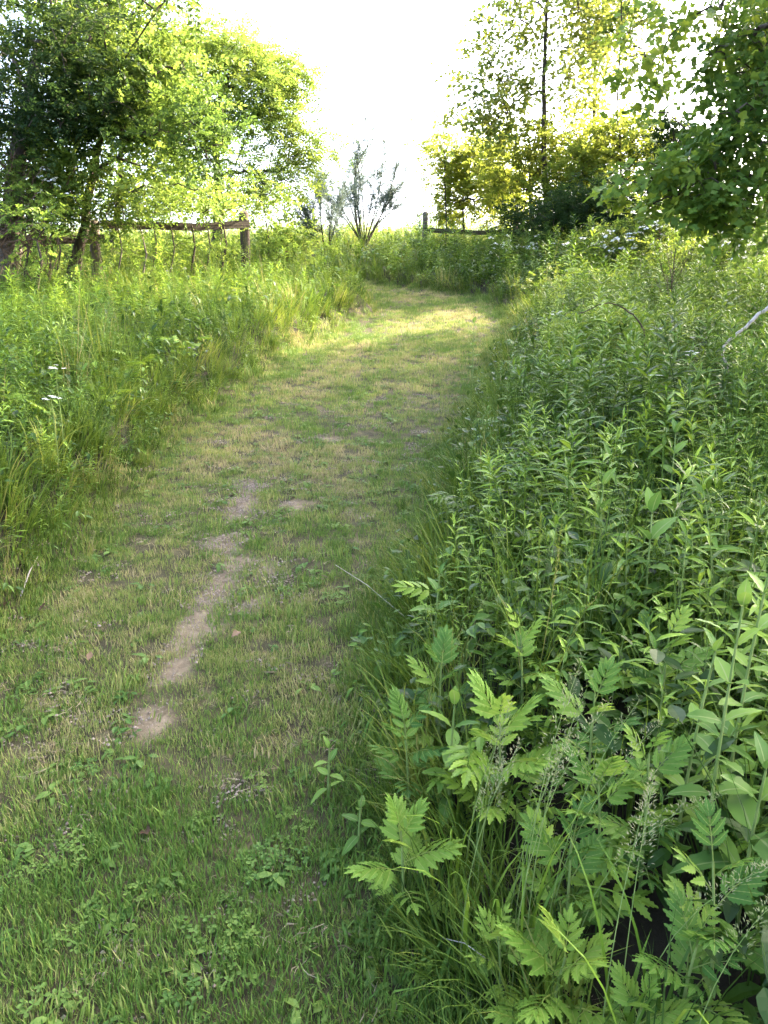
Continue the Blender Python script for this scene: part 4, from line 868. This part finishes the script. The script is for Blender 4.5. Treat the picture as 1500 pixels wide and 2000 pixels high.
def seeding_grass(u, v, H, ns, lab, wide=.006):
    x, y = gpos(u, v, H); o = thing('seeding_grass', lab, 'grass tuft', (x, y, float(gz(x, y))), 'seeding grasses')
    for k in range(ns):
        a = rnd(-.6, 1.0); lean = rnd(.1, .45); h = H * rnd(.8, 1.1); bx, by = rnd(-.06, .06), rnd(-.06, .06)
        pt = lambda t: np.array([bx + lean * h * t ** 2.4 * math.cos(a), by + lean * h * t ** 2.4 * math.sin(a), h * t - .25 * lean * h * t ** 4])
        mb = MB(); tube(mb, [pt(t) for t in np.linspace(0, 1, 8)], np.linspace(.0014, .0005, 8), 4, False); st = link('stalk', mesh_mb('stalk', mb, M['stem'], True), o)
        mb = MB()
        for q in range(120):
            t = rnd(.7, 1.0); c = pt(t); off = .02 * (1.02 - t) / .3; aa = rnd(0, 6.28)
            place(mb, oval(rnd(.006, .010), .0022), (c[0] + off * math.cos(aa), c[1] + off * math.sin(aa), c[2] + rnd(-.004, .01)), aa, rnd(-1.2, -.4))
        link('seed_head', mesh_mb('seed_head', mb, M['seed']), st)
    for k in range(9):
        mb = blade(H * rnd(.5, .95), rnd(wide * .6, wide * 1.2), rnd(.3, 1.3), 7, rnd(-.5, .5), rnd(.2, 1.4)); b_ = link('blade', mesh_mb('blade', mb, M['weed_o']), o, (rnd(-.05, .05), rnd(-.05, .05), 0)); b_.rotation_euler = (0, 0, rnd(0, 6.28))
seeding_grass(1090, 1350, .66, 7, 'tuft of pale seeding grass in the middle of the near bank')
seeding_grass(930, 1390, .5, 3, 'thinner seeding grass left of the pale tuft')
seeding_grass(1290, 1640, .5, 4, 'broad-bladed seeding grass in the bottom right thicket', .009)
seeding_grass(960, 1480, .5, 2, 'broad-bladed grass with bent pale blades at the near bank', .010)

# white flowers of the banks
def flower_plant(u, v, H, lab, heads=5, mat='petal'):
    x, y = gpos(u, v, H); o = thing('wildflower', lab, 'flower', (x, y, float(gz(x, y))), 'wildflowers'); mb = MB(); tube(mb, [(0, 0, 0), (.01, 0, H * .5), (0, .01, H)], [.002, .0017, .0012], 4, False)
    link('stem', mesh_mb('stem', mb, M['stem'], True), o)
    for k in range(heads):
        f = MB(); c = (rnd(-.035, .035), rnd(-.035, .035), H + rnd(-.012, .015))
        for j in range(7): place(f, oval(rnd(.012, .017), .009, .1), (0, 0, 0), j * .9, rnd(-.2, .1))
        link('flower_head', mesh_mb('flower_head', f, M[mat]), o, c)
    for k in range(5): c = link('leaf', random.choice(lance_me), o, (0, 0, H * rnd(.2, .8))); orient(c, rnd(0, 6.28), rnd(-.6, 0), 0, .7)
for u, v, H, lab, hd, mt in [
    (106, 718, .55, 'flat white flower head among grasses on the left bank', 7, 'petal'), (98, 778, .5, 'lower white flower head on the left bank, nearer the path', 7, 'petal'), (1085, 612, .6, 'white flowers at the crown of the right bank', 8, 'petal'),
    (1280, 645, .65, 'white flower pair right of the arching bramble', 6, 'petal'), (1352, 690, .6, 'white flowers below the bleached dead branch', 6, 'petal'), (1300, 700, .55, 'small white flowers left of the bleached branch', 5, 'petal'), (1280, 735, .55, 'lowest white flowers on the right bank', 5, 'petal'),
    (375, 680, .4, 'purple flowers beside the path on the left bank', 4, 'purple'), (362, 525, .6, 'white rose bloom before the left fence', 3, 'petal'), (330, 527, .6, 'white bloom left of another before the fence', 3, 'petal')]:
    flower_plant(u, v, H, lab, hd, mt)

# dead stalks, bleached branch, arching bramble
x, y = gpos(1305, 585, .35); o = thing('dead_dock_stalk', 'dark dry seed stalk sticking up from the right bank', 'dead plant', (x, y, float(gz(x, y))))
g = np.random.default_rng(9); mb = MB(); tube(mb, [(0, 0, 0), (.02, 0, .4), (.03, 0, .85)], [.008, .006, .004], 5, False); link('stem', mesh_mb('stem', mb, M['dead'], True), o)
for k in range(12):
    z0 = g.uniform(.3, .6); a = g.uniform(0, 6.28); r = g.uniform(.08, .2); h = g.uniform(.2, .4); mb = MB(); q = lambda t: np.array([.02 + r * math.cos(a) * t ** .8, r * math.sin(a) * t ** .8, z0 + h * t])
    tube(mb, [q(t) for t in np.linspace(0, 1, 4)], [.003, .0025, .002, .0015], 4, False)
    for j in range(26): t = g.uniform(.3, 1); place(mb, oval(.018, .009), tuple(q(t) + g.normal(0, .007, 3)), g.uniform(0, 6.28), g.uniform(-1.2, .2))
    link('seed_spike', mesh_mb('seed_spike', mb, M['dead']), o)
def arc(name, label, cat, pts, r, mat, leaves=0):
    pts = np.array(pts); o = thing(name, label, cat, tuple(pts[0])); c = pts - pts[0]; t = np.linspace(0, 1, 24); s = np.linspace(0, 1, len(c))
    q = np.stack([np.interp(t, s, c[:, k]) for k in range(3)], 1)
    for _ in range(3): q[1:-1] = (q[:-2] + 2 * q[1:-1] + q[2:]) / 4
    mb = MB(); tube(mb, q + np.random.default_rng(3).normal(0, r * .35, q.shape), np.linspace(r, r * .4, 24), 6); link('stem', mesh_mb(name, mb, M[mat], True), o)
    for k in range(leaves): c_ = link('leaf', random.choice(pair_me), o, tuple(q[random.randrange(4, 24)])); orient(c_, rnd(0, 6.28), rnd(-.4, .5), rnd(-.4, .4), rnd(.7, 1.1))
arc('dead_branch', 'bleached bare branch arching out of the weeds at the right edge', 'branch', [A_(1600, 540, 5.0), A_(1500, 597, 5.0), A_(1452, 645, 4.95), A_(1410, 676, 4.9), A_(1424, 728, 4.8)], .014, 'pale_twig')
x, y = gpos(1265, 665, .45); arc('bramble_cane', 'dark arching bramble cane on the right bank', 'bramble', [(x, y, float(gz(x, y))), A_(1262, 650, y), A_(1235, 610, y), A_(1190, 588, y), A_(1130, 612, y)], .008, 'dead', 14)
# fallen leaves, sticks on the path
bl = [mesh_mb('fallen_leaf', leaf(L, L * .55, 6, .45, .5, ar, 0, .1, .12), M['brown_leaf'], True) for L, ar in ((.05, .2), (.04, -.3))]
for i, (u, v, lab) in enumerate([(22, 1175, 'pale curled dead leaf at the left edge of the path'), (170, 1292, 'small dry leaf on the mown grass near the left edge'), (290, 1635, 'crumpled brown leaf low in the mown grass'), (75, 1195, 'brown dead leaf right of the pale curled one'), (470, 1235, 'brown leaf on the bare earth of the path')]):
    x, y = gpos(u, v, .03); o = link('fallen_leaf', bl[i % 2], None, (x, y, float(gz(x, y)) + .03)); tag(o, lab, 'leaf', 'fallen leaves'); o.rotation_euler = (rnd(-.4, .4), rnd(-.3, .3), rnd(0, 6.28))
for i, (a, b, lab) in enumerate([((40, 1160), (75, 1090), 'thin twig lying at the left edge of the path'), ((655, 1100), (790, 1205), 'long pale dry stalk leaning over the right edge of the path'), ((860, 1830), (960, 1890), 'dry stalk on the dark thatch at the bottom edge')]):
    (x0, y0), (x1, y1) = gpos(*a, .05), gpos(*b, .12 if i else .04); z0, z1 = float(gz(x0, y0)) + .04, float(gz(x1, y1)) + (.12 if i else .04); mb = MB()
    tube(mb, [(0, 0, 0), ((x1 - x0) / 2, (y1 - y0) / 2, (z1 - z0) / 2 + .015), (x1 - x0, y1 - y0, z1 - z0)], [.0035, .003, .002] if i == 0 else [.0014, .0012, .001], 5); o = link('dry_stalk' if i else 'twig', mesh_mb('twig', mb, M['pale_twig'], True), None, (x0, y0, z0)); tag(o, lab, 'twig', 'dry stalks')
